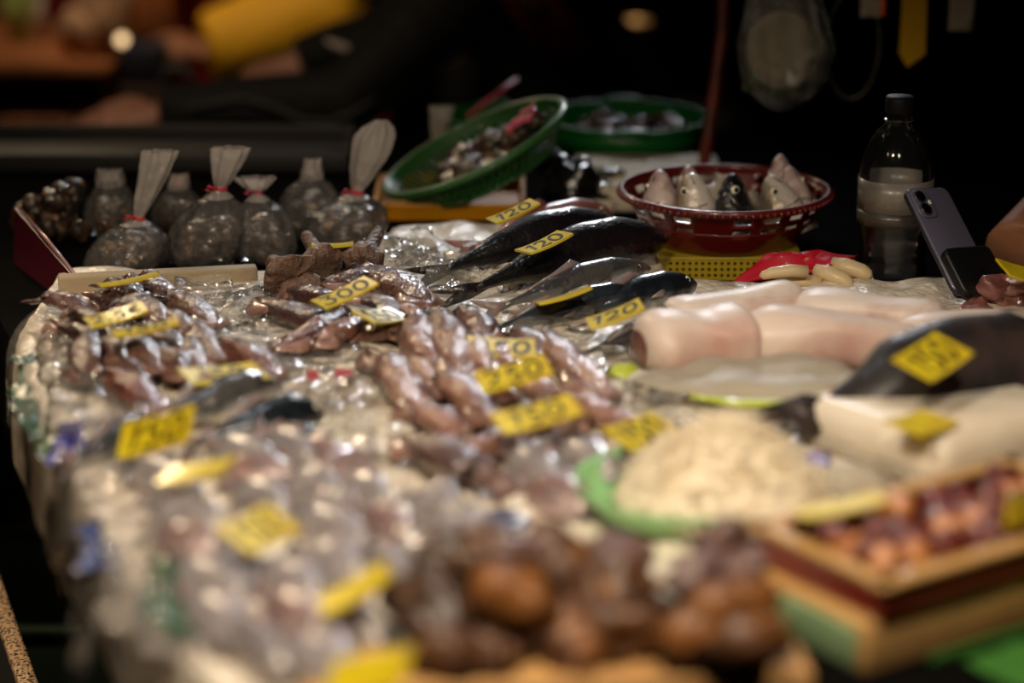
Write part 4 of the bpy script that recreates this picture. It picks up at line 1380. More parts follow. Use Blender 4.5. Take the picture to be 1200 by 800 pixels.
# red basket with the fish heads
RB = Vector((.262, 2.895, TOP + .0285))
r = root('red_basket', RB, 'round red plastic basket filled with upright fish heads', 'basket')
part('wall', lattice(.090, .124, .060, 1, 1, 160, 8, lambda i, j: j in (4, 6) and i % 8 < 5 and not (i // 8) % 5 == 4), 'red plastic', r, solid=.002)
part('base', MB().lathe([(.0005, 0), (.05, 0), (.089, 0), (.089, .003), (.0005, .003)], 60), 'red plastic', r)
mb = ring_tube(.127, .061, .0042)
for k in range(90):
    a = 2 * PI * k / 90
    mb.blob((.1305 * math.cos(a), .1305 * math.sin(a), .059), .0034, seg=6, rings=4)
part('rim', mb, 'red plastic', r)
part('hoop', ring_tube(.107, .030, .002), 'red plastic', r)


HEAD_PROF = [(0, .5), (.45, .98), (.62, 1), (.74, .95), (.85, .74), (.94, .48), (.985, .27), (1, .10)]


def head(base_px, top_px, depth, H, T, zh, m, label, eye=.0062):
    b, t_ = PD(base_px[0], base_px[1], depth), PD(top_px[0], top_px[1], depth)
    ax = (t_ - b).normalized()
    b = b - ax * ((b.z - (RB.z + .010)) / max(.3, ax.z))
    fish('fish', b, t_, H, T, label, 'fish', m, group='fish heads standing in the red basket', zhint=zh, cut=.45, eye=eye, fins=False, seg=28, prof=HEAD_PROF)


head((774, 248), (772, 199), 2.955, .054, .046, (-.45, .9, .1), 'head pale', 'pale fish head showing its belly, leftmost in the red basket', .0058)
head((814, 246), (808, 203), 2.945, .056, .044, (-.95, .45, 0), 'head silver', 'silver fish head with a pale round eye, second from the left in front')
head((808, 230), (806, 194), 3.03, .042, .036, (-.4, .9, 0), 'head pale', 'pale fish head tip peeking out behind the silver head')
head((860, 248), (856, 203), 2.945, .053, .042, (-.85, -.45, 0), 'head dark', 'black fish head with a white ringed eye, in the middle')
head((916, 244), (899, 206), 2.955, .056, .042, (-.90, -.15, 0), 'head silver', 'brassy fish head with a big black eye, leaning left')
head((916, 232), (914, 181), 3.01, .048, .040, (.1, 1, 0), 'head pale', 'tall pale fish head at the back right of the red basket')
head((934, 238), (925, 195), 2.985, .047, .040, (.5, .85, 0), 'head pale', 'pale fish head beside the tall one, at the right')
mb = MB()
rr = random.Random(4)
for i in range(14):
    mb.blob(PD(846 + rr.gauss(0, 18), 222 + rr.random() * 26, 3.02 + rr.random() * .03), (.022, .018, .020), .3, 2, i, 14, 9)
thing('ice_bag', mb, 'film milky', 'frosty lump of ice between the fish heads', 'ice', kind='stuff')

# ================================================================== GLOVES, BOTTLE, PHONE
def glove(cuff_px, label, fingers, cuff, seed):
    o = U(cuff_px[0], cuff_px[1], TOP)
    r = root('rubber_glove', o, label, 'glove', 'rubber gloves by the water bottle')
    g = []
    for j in range(13):
        v = j / 12
        row = []
        for i in range(25):
            u = i / 24
            p = (cuff[0].lerp(cuff[1], u)).lerp(cuff[3].lerp(cuff[2], u), v)
            row.append(p + Vector((0, 0, .010 * math.sin(PI * u) * math.sin(PI * v) + .006 * noise.noise(Vector((u * 3, v * 3, seed))))))
        g.append(row)
    part('cuff', MB().loft(g, False, False, close=False), 'glove red', r, world=True, solid=.004, label='red cuff')
    for (a, b, R) in fingers:
        part('finger', MB().tube([a, a.lerp(b, .35) + Vector((0, 0, .003)), a.lerp(b, .75) + Vector((0, 0, .002)), a.lerp(b, .93), b], [R, R * 1.05, R * .95, R * .7, R * .15], 14, .85), 'glove cream', r, world=True)
    return r


def T_(px, py, z):
    return U(px, py, TOP + z)


glove((905, 325), 'red and cream rubber glove with one cream finger under its red cuff', [
    (T_(946, 318, .046), T_(890, 323, .042), .0082), (T_(962, 331, .030), T_(902, 334, .026), .0088)],
    [T_(856, 333, .010), T_(954, 318, .036), T_(960, 296, .044), T_(902, 297, .044)], 1)
glove((985, 320), 'rubber glove with cream fingers pointing at the bottle', [
    (T_(956, 318, .040), T_(1000, 334, .030), .0105), (T_(976, 311, .040), T_(1022, 324, .032), .0115)],
    [T_(930, 316, .030), T_(968, 315, .042), T_(1004, 301, .040), T_(934, 297, .046)], 2)

BC = U(1044, 338, TOP)
r = root('water_bottle', BC, 'clear plastic water bottle with a pale paper label', 'bottle')
k = 1 / 975.0
prof = [(.001, .003), (.026, .001), (.034, .004), (.0385, .012), (.0400, .022), (.0395, .030), (.0375, .038), (.0395, .046), (.0375, .054), (.0400, .062), (.0405, .072), (.0425, .080), (.0435, .084),
        (.0435, .132), (.0435, .138), (.0425, .148), (.0385, .164), (.0315, .180), (.0230, .192), (.0165, .199), (.0150, .204), (.0150, .216)]
part('shell', MB().lathe(prof, 64), 'bottle plastic', r)
part('water', MB().lathe([(.0005, .0045)] + [(q - .0016, z) for q, z in prof[2:13]] + [(.0418, .112), (.0005, .112)], 64), 'water', r)
part('paper_label', MB().lathe([(.0440, .100), (.0440, .137)], 64), 'bottle label', r, solid=.0004, label='pale paper label band')
part('label_lower', MB().lathe([(.0440, .083), (.0440, .0995)], 64), 'bottle label lower', r, solid=.0004, label='darker lower label band')
part('neck_ring', ring_tube(.0165, .205, .0016, seg=40), 'bottle plastic', r)
part('cap', MB().lathe([(.0005, .232), (.0150, .232), (.0165, .230), (.0168, .214), (.0155, .213), (.0155, .228), (.0005, .229)], 40), 'cap dark', r)

# phone leaning in a black holder
pc = PD(1113, 282, 2.755)
xa = (PD(1128, 218, 2.80) - PD(1070, 222, 2.75)).normalized()
ya = (PD(1100, 221, 2.785) - PD(1135, 335, 2.72)).normalized()
za = xa.cross(ya).normalized()
ya = za.cross(xa).normalized()
Mp = Matrix(((xa.x, ya.x, za.x, pc.x), (xa.y, ya.y, za.y, pc.y), (xa.z, ya.z, za.z, pc.z), (0, 0, 0, 1)))
r = root('phone', Mp, 'lavender grey smartphone leaning in a black holder', 'phone')
part('body', MB().rbox((0, 0, 0), (.070, .140, .0075), .011, .0025, seg=6), 'phone back', r)
part('side_band', MB().rbox((0, 0, -.0004), (.0712, .1412, .0055), .0115, .001, seg=6), 'phone rim', r)
cm = part('camera_module', MB().rbox((-.017, .048, .0045), (.029, .037, .003), .009, .001, seg=6), 'phone back', r)
for (x, y) in ((-.020, .057), (-.020, .040)):
    part('lens_ring', MB().lathe([(.0005, .0075), (.0078, .0075), (.0084, .0070), (.0084, .0055), (.0005, .0055)], 28, (x, y, 0)), 'lens ring', cm)
    part('lens', MB().lathe([(.0005, .0082), (.0064, .0081), (.0070, .0076), (.0005, .0074)], 28, (x, y, 0)), 'lens glass', cm)
part('flash', MB().lathe([(.0005, .0068), (.003, .0067), (.0032, .006), (.0005, .006)], 16, (-.008, .049, 0)), 'eye white', cm)
hb = U(1124, 366, TOP)
r = root('phone_holder', hb, 'black stand holding the lavender phone', 'phone holder')
part('cradle', MB().rbox((0, 0, 0), (.076, .062, .012), .010, .003, seg=5), 'holder black', r)
cr = bpy.data.objects['cradle']
cr.matrix_world = Mp @ Matrix.Translation((0, -.048, .0105))
cr.matrix_basis = Matrix.Translation(hb).inverted() @ (Mp @ Matrix.Translation((.002, -.048, .0105)))
foot = Mp @ Vector((.0, -.05, .016))
part('stem', MB().tube([foot, foot.lerp(hb + Vector((0, 0, .01)), .5), hb + Vector((-.012, -.01, .008))], [.008, .009, .009], 10), 'holder black', r, world=True)
part('base', MB().lathe([(.0005, .010), (.030, .010), (.036, .006), (.037, 0), (.0005, 0)], 40), 'holder black', r)

# meat at the right edge
G8 = 'pinkish seafood at the right edge behind the pink fish'
rr = random.Random(31)
for k, (p, lf) in enumerate([((1150, 352), .014), ((1176, 348), .020), ((1196, 356), .014), ((1164, 336), .034), ((1190, 334), .034), ((1140, 366), .010), ((1210, 342), .020)]):
    mb = MB().blob(U(p[0], p[1], TOP + lf + .012), (.020, .016, .014), .6, 1.7, k + 3, 16, 10)
    thing('seafood_piece', mb, 'fish red', 'pinkish red seafood piece at the right edge under the yellow tag', 'seafood piece', G8)
tag((1182, 326), (1240, 340), (1165, 306), .050, '', 'yellow tag on the pinkish seafood at the right edge')

# ================================================================== HANGING THINGS AT THE UPPER RIGHT
ry = 3.22
r = root('hanging_rail', (.45, ry, 1.42), 'dark metal rail above the back of the stall', 'rail')
part('bar', MB().tube([(.12, ry, 1.42), (1.02, ry, 1.42)], .009, 12), 'rail metal', r, world=True)
for x in (.12, 1.02):
    part('hanger_rod', MB().tube([(x, ry, 1.42), (x, ry, 3.30)], .006, 8), 'rail metal', r, world=True)
pole = MB().tube([PD(824, 200, 3.34), PD(830, 158, 3.34), PD(838, 100, 3.34), PD(846, 40, 3.34), PD(850, -40, 3.34), PD(850, -170, 3.34), Vector((PD(850, -170, 3.34).x, PD(850, -170, 3.34).y, 3.30))], [.0085, .0085, .0085, .008, .008, .008, .008], 12)
pole.tube([U(822, 205, TOP) + Vector((0, .06, 0)), PD(824, 200, 3.34)], .0085, 12)
thing('pole', pole, 'pole brown', 'curved reddish brown pole rising behind the red basket', 'pole')

hc = PD(922, 70, 3.2)
r = root('hanging_bag', (hc.x, ry, 1.40), 'clear plastic bag with round cream plates hanging from the rail', 'bag')
top = Vector((hc.x, ry, 1.41))
rings = []
zc = hc.z
for k in range(25):
    t = k / 24
    z = zc - .078 + .42 * t
    w = interp([(0, .010), (.03, .036), (.10, .056), (.20, .063), (.32, .052), (.45, .040), (.6, .032), (.8, .018), (1, .006)], t)
    d = w * .55
    rings.append([Vector((hc.x + .004 * math.sin(t * 9) + w * math.cos(a) * (1 + .06 * math.sin(7 * a + t * 3)), ry + d * math.sin(a) * (1 + .08 * math.sin(9 * a)), z)) for a in (2 * PI * q / 48 for q in range(48))])
part('film', MB().loft(rings, True, False), 'film cloudy', r, world=True)
part('knot', MB().tube([rings[-1][0], Vector((hc.x, ry, rings[-1][0].z + .02)), top], [.005, .003, .003], 8), 'film milky', r, world=True)
for k in range(3):
    mb = MB().lathe([(.0005, 0), (.030, .001), (.047, .006), (.050, .010), (.048, .010), (.030, .004), (.0005, .003)], 48)
    R_ = Matrix.Rotation(PI / 2 - .15, 3, 'X')
    mb.v = [Vector((hc.x, ry + .012 - .010 * k, zc + .004)) + R_ @ v for v in mb.v]
    thing('hanging_plate', mb, 'plate cream', ['hindmost cream plate in the hanging bag', 'middle cream plate in the hanging bag', 'front cream plate in the hanging bag'][k], 'plate', 'plates in the hanging bag')
mb = MB()
rr = random.Random(8)
for i in range(18):
    mb.blob((hc.x + rr.gauss(0, .024), ry - .002 + rr.gauss(0, .006), zc - .056 + rr.random() * .022), (.010, .006, .006), .5, 2, i, 9, 6)
thing('hanging_herbs', mb, 'herb green', 'pale green scraps at the bottom of the hanging bag', 'herbs', kind='stuff')
rc = PD(1004, 58, 3.26)
lp = MB().tube([(rc.x + .036 * math.cos(a), ry + .05, rc.z + .075 * math.sin(a)) for a in (2 * PI * q / 48 for q in range(49))], .0012, 6)
lp.tube([(rc.x, ry + .05, rc.z + .075), (rc.x, ry + .02, 1.42), (rc.x, ry, 1.43)], .0012, 6)
thing('hanging_wire_loop', lp, 'wire clear', 'thin wire loop hanging right of the plate bag', 'wire')
tx = PD(1084, 40, 3.15)
rings = []
for k in range(17):
    t = k / 16
    z = 1.42 - t * (1.42 - PD(1084, 66, 3.22).z)
    w = .0205 * (1 - .15 * t)
    tw_ = .5 * math.sin(t * 3)
    rings.append([Vector((tx.x + sx * w * math.cos(tw_) + sy * .001, ry + .0 + sx * w * math.sin(tw_) + sy * .0012, z)) for sx, sy in ((-1, -1), (1, -1), (1, 1), (-1, 1))])
e = rings[-1]
tip_l = e[0] + Vector((.012, 0, -.020))
rings.append([tip_l, e[1] + Vector((0, 0, -.003)), e[2] + Vector((0, 0, -.003)), tip_l + Vector((0, .002, 0))])
thing('hanging_tape', MB().loft(rings), 'tape yellow', 'broad yellow tape hanging down at the upper right', 'tape', smooth=False)
oc = PD(1039, 14, 3.2)
mb = MB().rbox((oc.x, ry, oc.z), (.006, .006, .022), .002, .002)
mb.tube([(oc.x, ry, oc.z + .01), (oc.x, ry, 1.42)], .001, 6)
thing('hanging_clip', mb, 'clip orange', 'tiny orange clip hanging beside the wire loop', 'clip')
for (px, py, w, h, lab) in ((1020, 8, 26, 22, 'small white paper hanging left of the orange clip'), (1126, 16, 30, 40, 'greyish plastic scrap hanging right of the yellow tape')):
    q = PD(px, py, 3.26)
    g = []
    for j in range(8):
        g.append([Vector((q.x + (i / 7 - .5) * w / 880, ry + .02 + .006 * noise.noise(Vector((i * .5, j * .5, px))), q.z + (j / 7 - .5) * h / 880 + .004 * noise.noise(Vector((i, j, 2))))) for i in range(8)])
    mb = MB().loft(g, False, False, close=False)
    mb.tube([(q.x, ry + .02, q.z + h / 1760 - .004), (q.x, ry, 1.42)], .0008, 6)
    thing('hanging_scrap', mb, 'film milky', lab, 'paper', solid=.0006)

# ================================================================== LEFT: LOW CRATES
def crate(x, y, z0, sx, sy, h, rot, label, m, rim, rail=True):
    r = root('crate', (x, y, z0), label, 'crate')
    M_ = Matrix.Rotation(rot, 3, 'Z')
    part('crate_floor', MB().rbox((0, 0, .01), (sx, sy, .02), .004, .002, M_), m, r)
    for (cx, cy, wx, wy) in ((0, -sy / 2, sx, .014), (0, sy / 2, sx, .014), (-sx / 2, 0, .014, sy), (sx / 2, 0, .014, sy)):
        part('wall', MB().rbox(M_ @ Vector((cx, cy, 0)) + Vector((0, 0, h / 2)), (wx, wy, h - .01), .003, .002, M_), m, r)
        part('rim', MB().rbox(M_ @ Vector((cx, cy, 0)) + Vector((0, 0, h)), (wx + .008, wy + .008, .014), .004, .003, M_), rim, r)
    return r


a, b = U(-6, 690, .44), U(36, 812, .44)
rot = math.atan2(b.y - a.y, b.x - a.x) + PI / 2
m_ = (a + b) / 2
ctr = m_ + Matrix.Rotation(rot, 3, 'Z') @ Vector((-.20, .0, 0))
crate(ctr.x, ctr.y, 0, .40, .50, .44, rot, 'dark crate with a gritty shining rim at the lower left corner', 'crate dark', 'bar metal')
g = U(60, 646, .30)
crate(g.x - .10, g.y - .10, 0, .46, .36, .30, .0, 'dark green crate in the shadow left of the table', 'crate green', 'crate green')
a, b = U(-20, 262, .40), U(36, 334, .40)
rot = math.atan2(b.y - a.y, b.x - a.x) + PI / 2
ctr = (a + b) / 2 + Matrix.Rotation(rot, 3, 'Z') @ Vector((-.15, 0, 0))
crate(ctr.x, ctr.y - .24, 0, .28, (b - a).length, .40, rot, 'crate with a warm glinting rim beyond the left end of the table', 'crate dark', 'bar metal')

# grey metal tray at the back left of the table
r = root('metal_tray', (-.55, 3.48, TOP), 'long grey metal tray at the back left of the table', 'tray')
part('tray_floor', MB().rbox((0, 0, .004), (.62, .20, .006), .012, .002), 'steel grey', r)
for (cx, cy, sx, sy) in ((0, -.10, .63, .006), (0, .10, .63, .006), (-.312, 0, .006, .20), (.312, 0, .006, .20)):
    part('tray_wall', MB().rbox((cx, cy, .014), (sx, sy, .026), .002, .001), 'steel grey', r)

# ================================================================== PEOPLE
def hand(mb, wrist, d, nrm, side, s=1.0, curl=.5):
    """palm, four fingers of unequal length and a thumb; d = pointing direction, nrm = back of the hand, side=+1/-1 thumb side."""
    d = Vector(d).normalized()
    nrm = (Vector(nrm) - d * Vector(nrm).dot(d)).normalized()
    t = d.cross(nrm) * side
    W = Vector(wrist)
    mb.tube([W - d * .02 * s, W + d * .02 * s, W + d * .055 * s, W + d * .088 * s], [.026 * s, .030 * s, .039 * s, .036 * s], 14, .48, up=nrm)
    for k, (off, ln) in enumerate(((.027, .072), (.009, .082), (-.009, .076), (-.026, .060))):
        b = W + d * .082 * s + t * off * s
        p = [b]
        a = 0.15
        cur = b
        for q, (seg_l) in enumerate((.44, .32, .24)):
            a += curl * (.55 + .1 * k)
            cur = cur + (d * math.cos(a) - nrm * math.sin(a)) * ln * seg_l * s + t * off * .10 * s
            p.append(cur)
        mb.tube(p, [.0098 * s, .0092 * s, .0084 * s, .0070 * s], 9)
        mb.blob(p[-1], .0070 * s, seg=8, rings=6)
    b = W + d * .028 * s + t * .026 * s
    p = [b, b + (t * .8 + d * .7).normalized() * .036 * s - nrm * .006 * s, b + (t * .8 + d * .7).normalized() * .036 * s + (d + t * .2).normalized() * .030 * s - nrm * .014 * s,
         b + (t * .8 + d * .7).normalized() * .036 * s + (d * 1.0).normalized() * .052 * s - nrm * .022 * s]
    mb.tube(p, [.015 * s, .0118 * s, .0105 * s, .008 * s], 9)
    mb.blob(p[-1], .008 * s, seg=8, rings=6)


def person(label, J, jacket, skin='skin', sleeves=1.0, trousers='trousers dark', origin=None, curl=.45, fat=1.0, extra=None, shorts=False):
    r = root('person', origin, label, 'person')
    body = MB()
    pel, ch, nk, hd = J['pelvis'], J['chest'], J['neck'], J['head']
    up = (ch - pel).normalized()
    body.tube([pel - up * .08, pel, pel.lerp(ch, .5), ch, ch.lerp(nk, .6)], [.10 * fat, .145 * fat, .125 * fat, .15 * fat, .09], 18, .72, up=J['front'])
    body.tube([ch.lerp(nk, .5), nk, nk.lerp(hd, .55)], [.075, .056, .054], 14)
    f = J['look'].normalized()
    hu = (hd - nk).normalized()
    f = (f - hu * f.dot(hu)).normalized()
    s_ = f.cross(hu)
    Rm = Matrix((s_, f, hu)).transposed()
    body.blob(hd, (.074, .095, .112), rot=Rm, seg=24, rings=16)
    body.blob(hd + f * .030 - hu * .055, (.052, .058, .058), rot=Rm, seg=18, rings=12)
    body.tube([hd + f * .088 + hu * .018, hd + f * .104 - hu * .012, hd + f * .114 - hu * .028, hd + f * .092 - hu * .036], [.009, .012, .015, .010], 10)
    for sd in (-1, 1):
        body.blob(hd + s_ * sd * .076 - f * .005 - hu * .01, (.010, .020, .032), rot=Rm, seg=12, rings=9)
    body.tube([hd + f * .080 + s_ * -.024 - hu * .066, hd + f * .092 - hu * .066, hd + f * .080 + s_ * .024 - hu * .066], [.006, .009, .006], 8)
    slv, legs = MB(), MB()
    for sd in ('l', 'r'):
        S, E, W = J['sh_' + sd], J['el_' + sd], J['wr_' + sd]
        body.tube([ch.lerp(S, .6), S, S.lerp(E, .5), E, E.lerp(W, .45), W], [.055, .052, .047, .040, .040, .027], 14)
        dd, nn, ts = J['hand_' + sd]
        hand(body, W, dd, nn, ts, J.get('hs', 1.0), curl)
        H_, K_, A_ = J['hip_' + sd], J['kn_' + sd], J['an_' + sd]
        body.tube([H_, H_.lerp(K_, .5), K_, K_.lerp(A_, .4), A_], [.085, .075, .056, .052, .036], 14)
        fd = J['foot']
        body.tube([A_ - fd * .04 - Vector((0, 0, .02)), A_ + fd * .06 - Vector((0, 0, .045)), A_ + fd * .15 - Vector((0, 0, .055))], [.038, .040, .030], 12, .7)
        tend = K_ if shorts else A_ + Vector((0, 0, .05))
        legs.tube([pel.lerp(H_, .7), H_, H_.lerp(K_, .5), K_] + ([] if shorts else [K_.lerp(A_, .45), tend]), [.12, .105, .092, .080] + ([] if shorts else [.068, .060]), 16)
        we = E.lerp(W, sleeves)
        if sleeves > 0:
            slv.tube([ch.lerp(S, .55), S, S.lerp(E, .5), E, E.lerp(we, .5), we], [q * J.get('sl', 1) for q in (.085, .080, .066, .062, .056, .043)], 16)
        else:
            slv.tube([ch.lerp(S, .55), S, S.lerp(E, .55)], [.085, .076, .066], 16)
    legs.tube([pel - up * .10, pel, pel + up * .10], [.13, .165 * fat, .15 * fat], 18, .75, up=J['front'])
    slv.tube([pel - up * .03, pel + up * .08, pel.lerp(ch, .5), ch, ch.lerp(nk, .62)], [.165 * fat, .165 * fat, .155 * fat, .178 * fat, .088], 18, .78, up=J['front'])
    part('body', body, skin, r, world=True, voxel=.0055)
    part('jacket' if sleeves > .5 else 'shirt', slv, jacket, r, world=True, voxel=.010)
    part('trousers', legs, trousers, r, world=True, voxel=.012)
    for sd in ('l', 'r'):
        A_ = J['an_' + sd]
        fd = J['foot']
        part('shoe', MB().tube([A_ - fd * .07 - Vector((0, 0, .035)), A_ - fd * .02 - Vector((0, 0, .025)), A_ + fd * .08 - Vector((0, 0, .040)), A_ + fd * .17 - Vector((0, 0, .050)), A_ + fd * .20 - Vector((0, 0, .055))], [.035, .052, .052, .042, .018], 14, .75), 'shoe dark', r, world=True)
        ey = hd + f * .088 + s_ * (.030 if sd == 'l' else -.030) + hu * .012
        e = part('eye', MB().blob(ey - f * .006, .0125, seg=12, rings=8), 'eye white', r, world=True)
        part('pupil', MB().blob(ey + f * .004, .0060, seg=10, rings=7), 'eye black', e, world=True)
    hm = MB().blob(hd + hu * .022 - f * .014, (.083, .098, .104), .05, 3, 2, 26, 16, rot=Rm)
    # keep the hair off the face
    hm.v = [v if (v - hd).dot(f) < .055 or (v - hd).dot(hu) > .055 else hd + (v - hd) * .72 for v in hm.v]
    part('hair', hm, 'hair black', r, world=True)
    if extra:
        extra(r)
    return r


def ground(p, z=.085):
    return Vector((p[0], p[1], z))


# the bending person in the black jacket
el1, wr1 = PD(402, 122, 3.99), PD(186, 133, 3.97)
el2, wr2 = PD(452, 50, 4.22), PD(348, 74, 4.18)
J = dict(pelvis=PD(700, 120, 4.50), chest=PD(590, -20, 4.22), neck=PD(596, -66, 4.06), head=PD(556, -150, 3.98), front=Vector((-.6, -.6, -.5)), look=Vector((-.9, -.35, -.6)),
         sh_l=PD(520, 10, 4.08), el_l=el1, wr_l=wr1, hand_l=(Vector((-1, -.05, -.10)), Vector((.15, -.35, 1)), 1),
         sh_r=PD(560, -70, 4.34), el_r=el2, wr_r=wr2, hand_r=(Vector((-1, -.1, -.45)), Vector((-.3, -.55, .8)), -1),
         foot=Vector((-.8, -.6, 0)).normalized(), hs=1.08)
J['hip_l'], J['hip_r'] = J['pelvis'] + Vector((.05, -.08, -.02)), J['pelvis'] + Vector((-.03, .09, -.02))
J['kn_l'], J['kn_r'] = Vector((J['hip_l'].x - .05, J['hip_l'].y - .16, .44)), Vector((J['hip_r'].x - .08, J['hip_r'].y - .06, .44))
J['an_l'], J['an_r'] = ground(J['hip_l'] + Vector((.06, .0, 0))), ground(J['hip_r'] + Vector((.04, .04, 0)))


def jacket_marks(r):
    # pale piping along the near sleeve, white stripes on the far sleeve
    n = Vector((0, -1, .25)).normalized()
    pts = [PD(218, 127, 3.925), PD(250, 121, 3.920), PD(284, 115, 3.920), PD(318, 124, 3.918), PD(352, 140, 3.92), PD(384, 144, 3.92), PD(412, 133, 3.92), PD(440, 116, 3.94)]
    part('sleeve_piping', MB().tube(pts, .0035, 8), 'piping grey', r, world=True, label='pale grey piping line')
    for k in range(9):
        c = PD(388 + k * 6.6, 51 + k * 2.2, 4.11)
        part('sleeve_stripe', MB().tube([c + Vector((-.007, -.002, .008)), c + Vector((.007, -.002, -.008))], [.0042, .0042], 6), 'stripe white', r, world=True, label='white stripe on the sleeve')
    part('undershirt', MB().tube([PD(612, -12, 3.99), PD(648, 34, 4.07), PD(684, 84, 4.22)], [.05, .055, .05], 14, .6), 'shirt red', r, world=True, label='dark red shirt in the open collar')
    part('throat', MB().tube([PD(590, -60, 4.0), PD(612, -18, 3.96), PD(630, 12, 3.97)], [.045, .046, .03], 12, .7), 'skin', r, world=True)


person('person in a black jacket with pale piping bending over and reaching left', J, 'jacket black', 'skin fair', origin=ground(J['an_l'], 0), extra=jacket_marks)

# the person in yellow further back
J = dict(pelvis=PD(500, 70, 5.45), chest=PD(410, -66, 5.20), neck=PD(372, -140, 5.10), head=PD(330, -215, 5.02), front=Vector((-.7, -.5, -.3)), look=Vector((-.9, -.4, -.6)),
         sh_l=PD(372, -30, 5.02), el_l=PD(385, 26, 4.98), wr_l=PD(242, 60, 4.93), hand_l=(Vector((-1, -.1, .12)), Vector((0, -.4, 1)), 1),
         sh_r=PD(430, -90, 5.36), el_r=PD(372, 60, 5.22), wr_r=PD(284, 96, 5.10), hand_r=(Vector((-1, -.2, -.5)), Vector((-.3, -.3, .9)), -1),
         foot=Vector((-.8, -.6, 0)).normalized(), hs=1.05, sl=1.85)
J['hip_l'], J['hip_r'] = J['pelvis'] + Vector((.04, -.09, -.02)), J['pelvis'] + Vector((-.03, .09, -.02))
J['kn_l'], J['kn_r'] = Vector((J['hip_l'].x - .04, J['hip_l'].y - .10, .42)), Vector((J['hip_r'].x - .05, J['hip_r'].y - .03, .42))
J['an_l'], J['an_r'] = ground(J['hip_l'] + Vector((.05, .0, 0))), ground(J['hip_r'] + Vector((.04, .04, 0)))
person('person in a bright yellow jacket reaching left, behind the black jacket', J, 'jacket yellow', 'skin', origin=ground(J['an_l'], 0), fat=1.05)

# the seated person at the right edge: only a bare elbow comes into the picture
J = dict(pelvis=Vector((1.02, 3.22, .50)), chest=Vector((.98, 3.18, .92)), neck=Vector((.95, 3.16, 1.12)), head=Vector((.92, 3.12, 1.30)), front=Vector((-.6, -.8, 0)), look=Vector((-.7, -.7, -.1)),
         sh_l=Vector((.85, 2.99, 1.02)), el_l=PD(1190, 292, 2.86), wr_l=Vector((.80, 2.70, .87)), hand_l=(Vector((1, -.3, -.05)), Vector((0, -.2, 1)), 1),
         sh_r=Vector((1.10, 3.30, 1.04)), el_r=Vector((1.18, 3.16, .78)), wr_r=Vector((1.06, 2.98, .72)), hand_r=(Vector((-.5, -.8, -.3)), Vector((0, 0, 1)), -1),
         foot=Vector((-.6, -.8, 0)).normalized())
J['hip_l'], J['hip_r'] = Vector((.96, 3.17, .50)), Vector((1.09, 3.26, .50))
J['kn_l'], J['kn_r'] = Vector((.88, 2.97, .46)), Vector((1.08, 2.95, .46))
J['an_l'], J['an_r'] = Vector((.90, 3.06, .085)), Vector((1.10, 3.06, .085))
person('seated person at the right edge, only a bare forearm in view', J, 'shirt dark', 'skin', sleeves=0, origin=(1.02, 3.22, 0))
r = root('stool', (1.03, 3.26, 0), 'low dark stool under the seated person', 'stool')
part('seat', MB().lathe([(.0005, .37), (.15, .37), (.16, .36), (.16, .345), (.0005, .34)], 32), 'crate dark', r)
for a in range(4):
    part('leg', MB().tube([(.11 * math.cos(a * PI / 2 + .8), .11 * math.sin(a * PI / 2 + .8), .345), (.15 * math.cos(a * PI / 2 + .8), .15 * math.sin(a * PI / 2 + .8), 0)], .014, 8), 'crate dark', r)

# ================================================================== THE STALL IN THE BACKGROUND
r = root('market_counter', (-1.55, 5.04, 0), 'orange brown counter of the stall in the left background', 'counter')
part('counter_top', MB().rbox((0, 0, .71), (1.5, .56, .02), .01, .004), 'counter wood', r, smooth=False)
part('counter_body', MB().rbox((0, .02, .34), (1.44, .48, .72), .01, .004), 'counter dark', r, smooth=False)
mb = MB()
sc_ = PD(120, 44, 4.85)
mb.blob((sc_.x, sc_.y + .06, .82), (.062, .055, .105), .35, 2, 3, 24, 16)
mb.blob((sc_.x - .03, sc_.y + .06, .77), (.075, .06, .055), .3, 2, 6, 20, 12)
thing('sack', mb, 'sack beige', 'beige crumpled sack on the counter in the left background', 'sack')
p = PD(22, 50, 5.05)
mb = MB()
for k in range(7):
    x = p.x + (k - 3) * .010
    mb.tube([(p.x + (k - 3) * .004, p.y, .72), (x + .005, p.y - .01, .80), (x + .030 + k * .004, p.y, .93)], [.012, .016, .006], 8, .4)
thing('leafy_greens', mb, 'leaf pale', 'pale green bundle of leaves standing at the upper left', 'vegetables')
p = PD(36, 8, 5.25)
g = [[Vector((p.x + (i / 7 - .5) * .07, 5.2 + .008 * noise.noise(Vector((i * .6, j * .6, 3))), .72 + .24 * j / 7)) for i in range(8)] for j in range(8)]
thing('paper_sheet', MB().loft(g, False, False, close=False), 'paper white', 'white paper standing behind the leaves at the upper left', 'paper', solid=.001)
p = PD(75, 20, 5.9)
g = []
for j in range(12):
    g.append([Vector((p.x - .17 + .34 * i / 23, 5.85 + .018 * math.sin(i * 1.1), .30 + 1.0 * j / 11)) for i in range(24)])
mb = MB().loft(g, False, False, close=False)
mb.tube([(p.x - .25, 5.85, 1.30), (p.x + .25, 5.85, 1.30)], .008, 8)
for sx in (-.25, .25):
    mb.tube([(p.x + sx, 5.85, 0), (p.x + sx, 5.85, 1.31)], .010, 8)
thing('hanging_cloth', mb, 'cloth maroon', 'dark red cloth hanging behind the background counter', 'cloth', solid=.003)
p = PD(408, 20, 6.0)
g = [[Vector((p.x - .42 + .62 * i / 23, 6.0 + .02 * math.sin(i * .9), .25 + 1.0 * j / 11)) for i in range(24)] for j in range(12)]
mb = MB().loft(g, False, False, close=False)
mb.tube([(p.x - .46, 6.0, 1.25), (p.x + .24, 6.0, 1.25)], .008, 8)
for sx in (-.46, .24):
    mb.tube([(p.x + sx, 6.0, 0), (p.x + sx, 6.0, 1.26)], .010, 8)
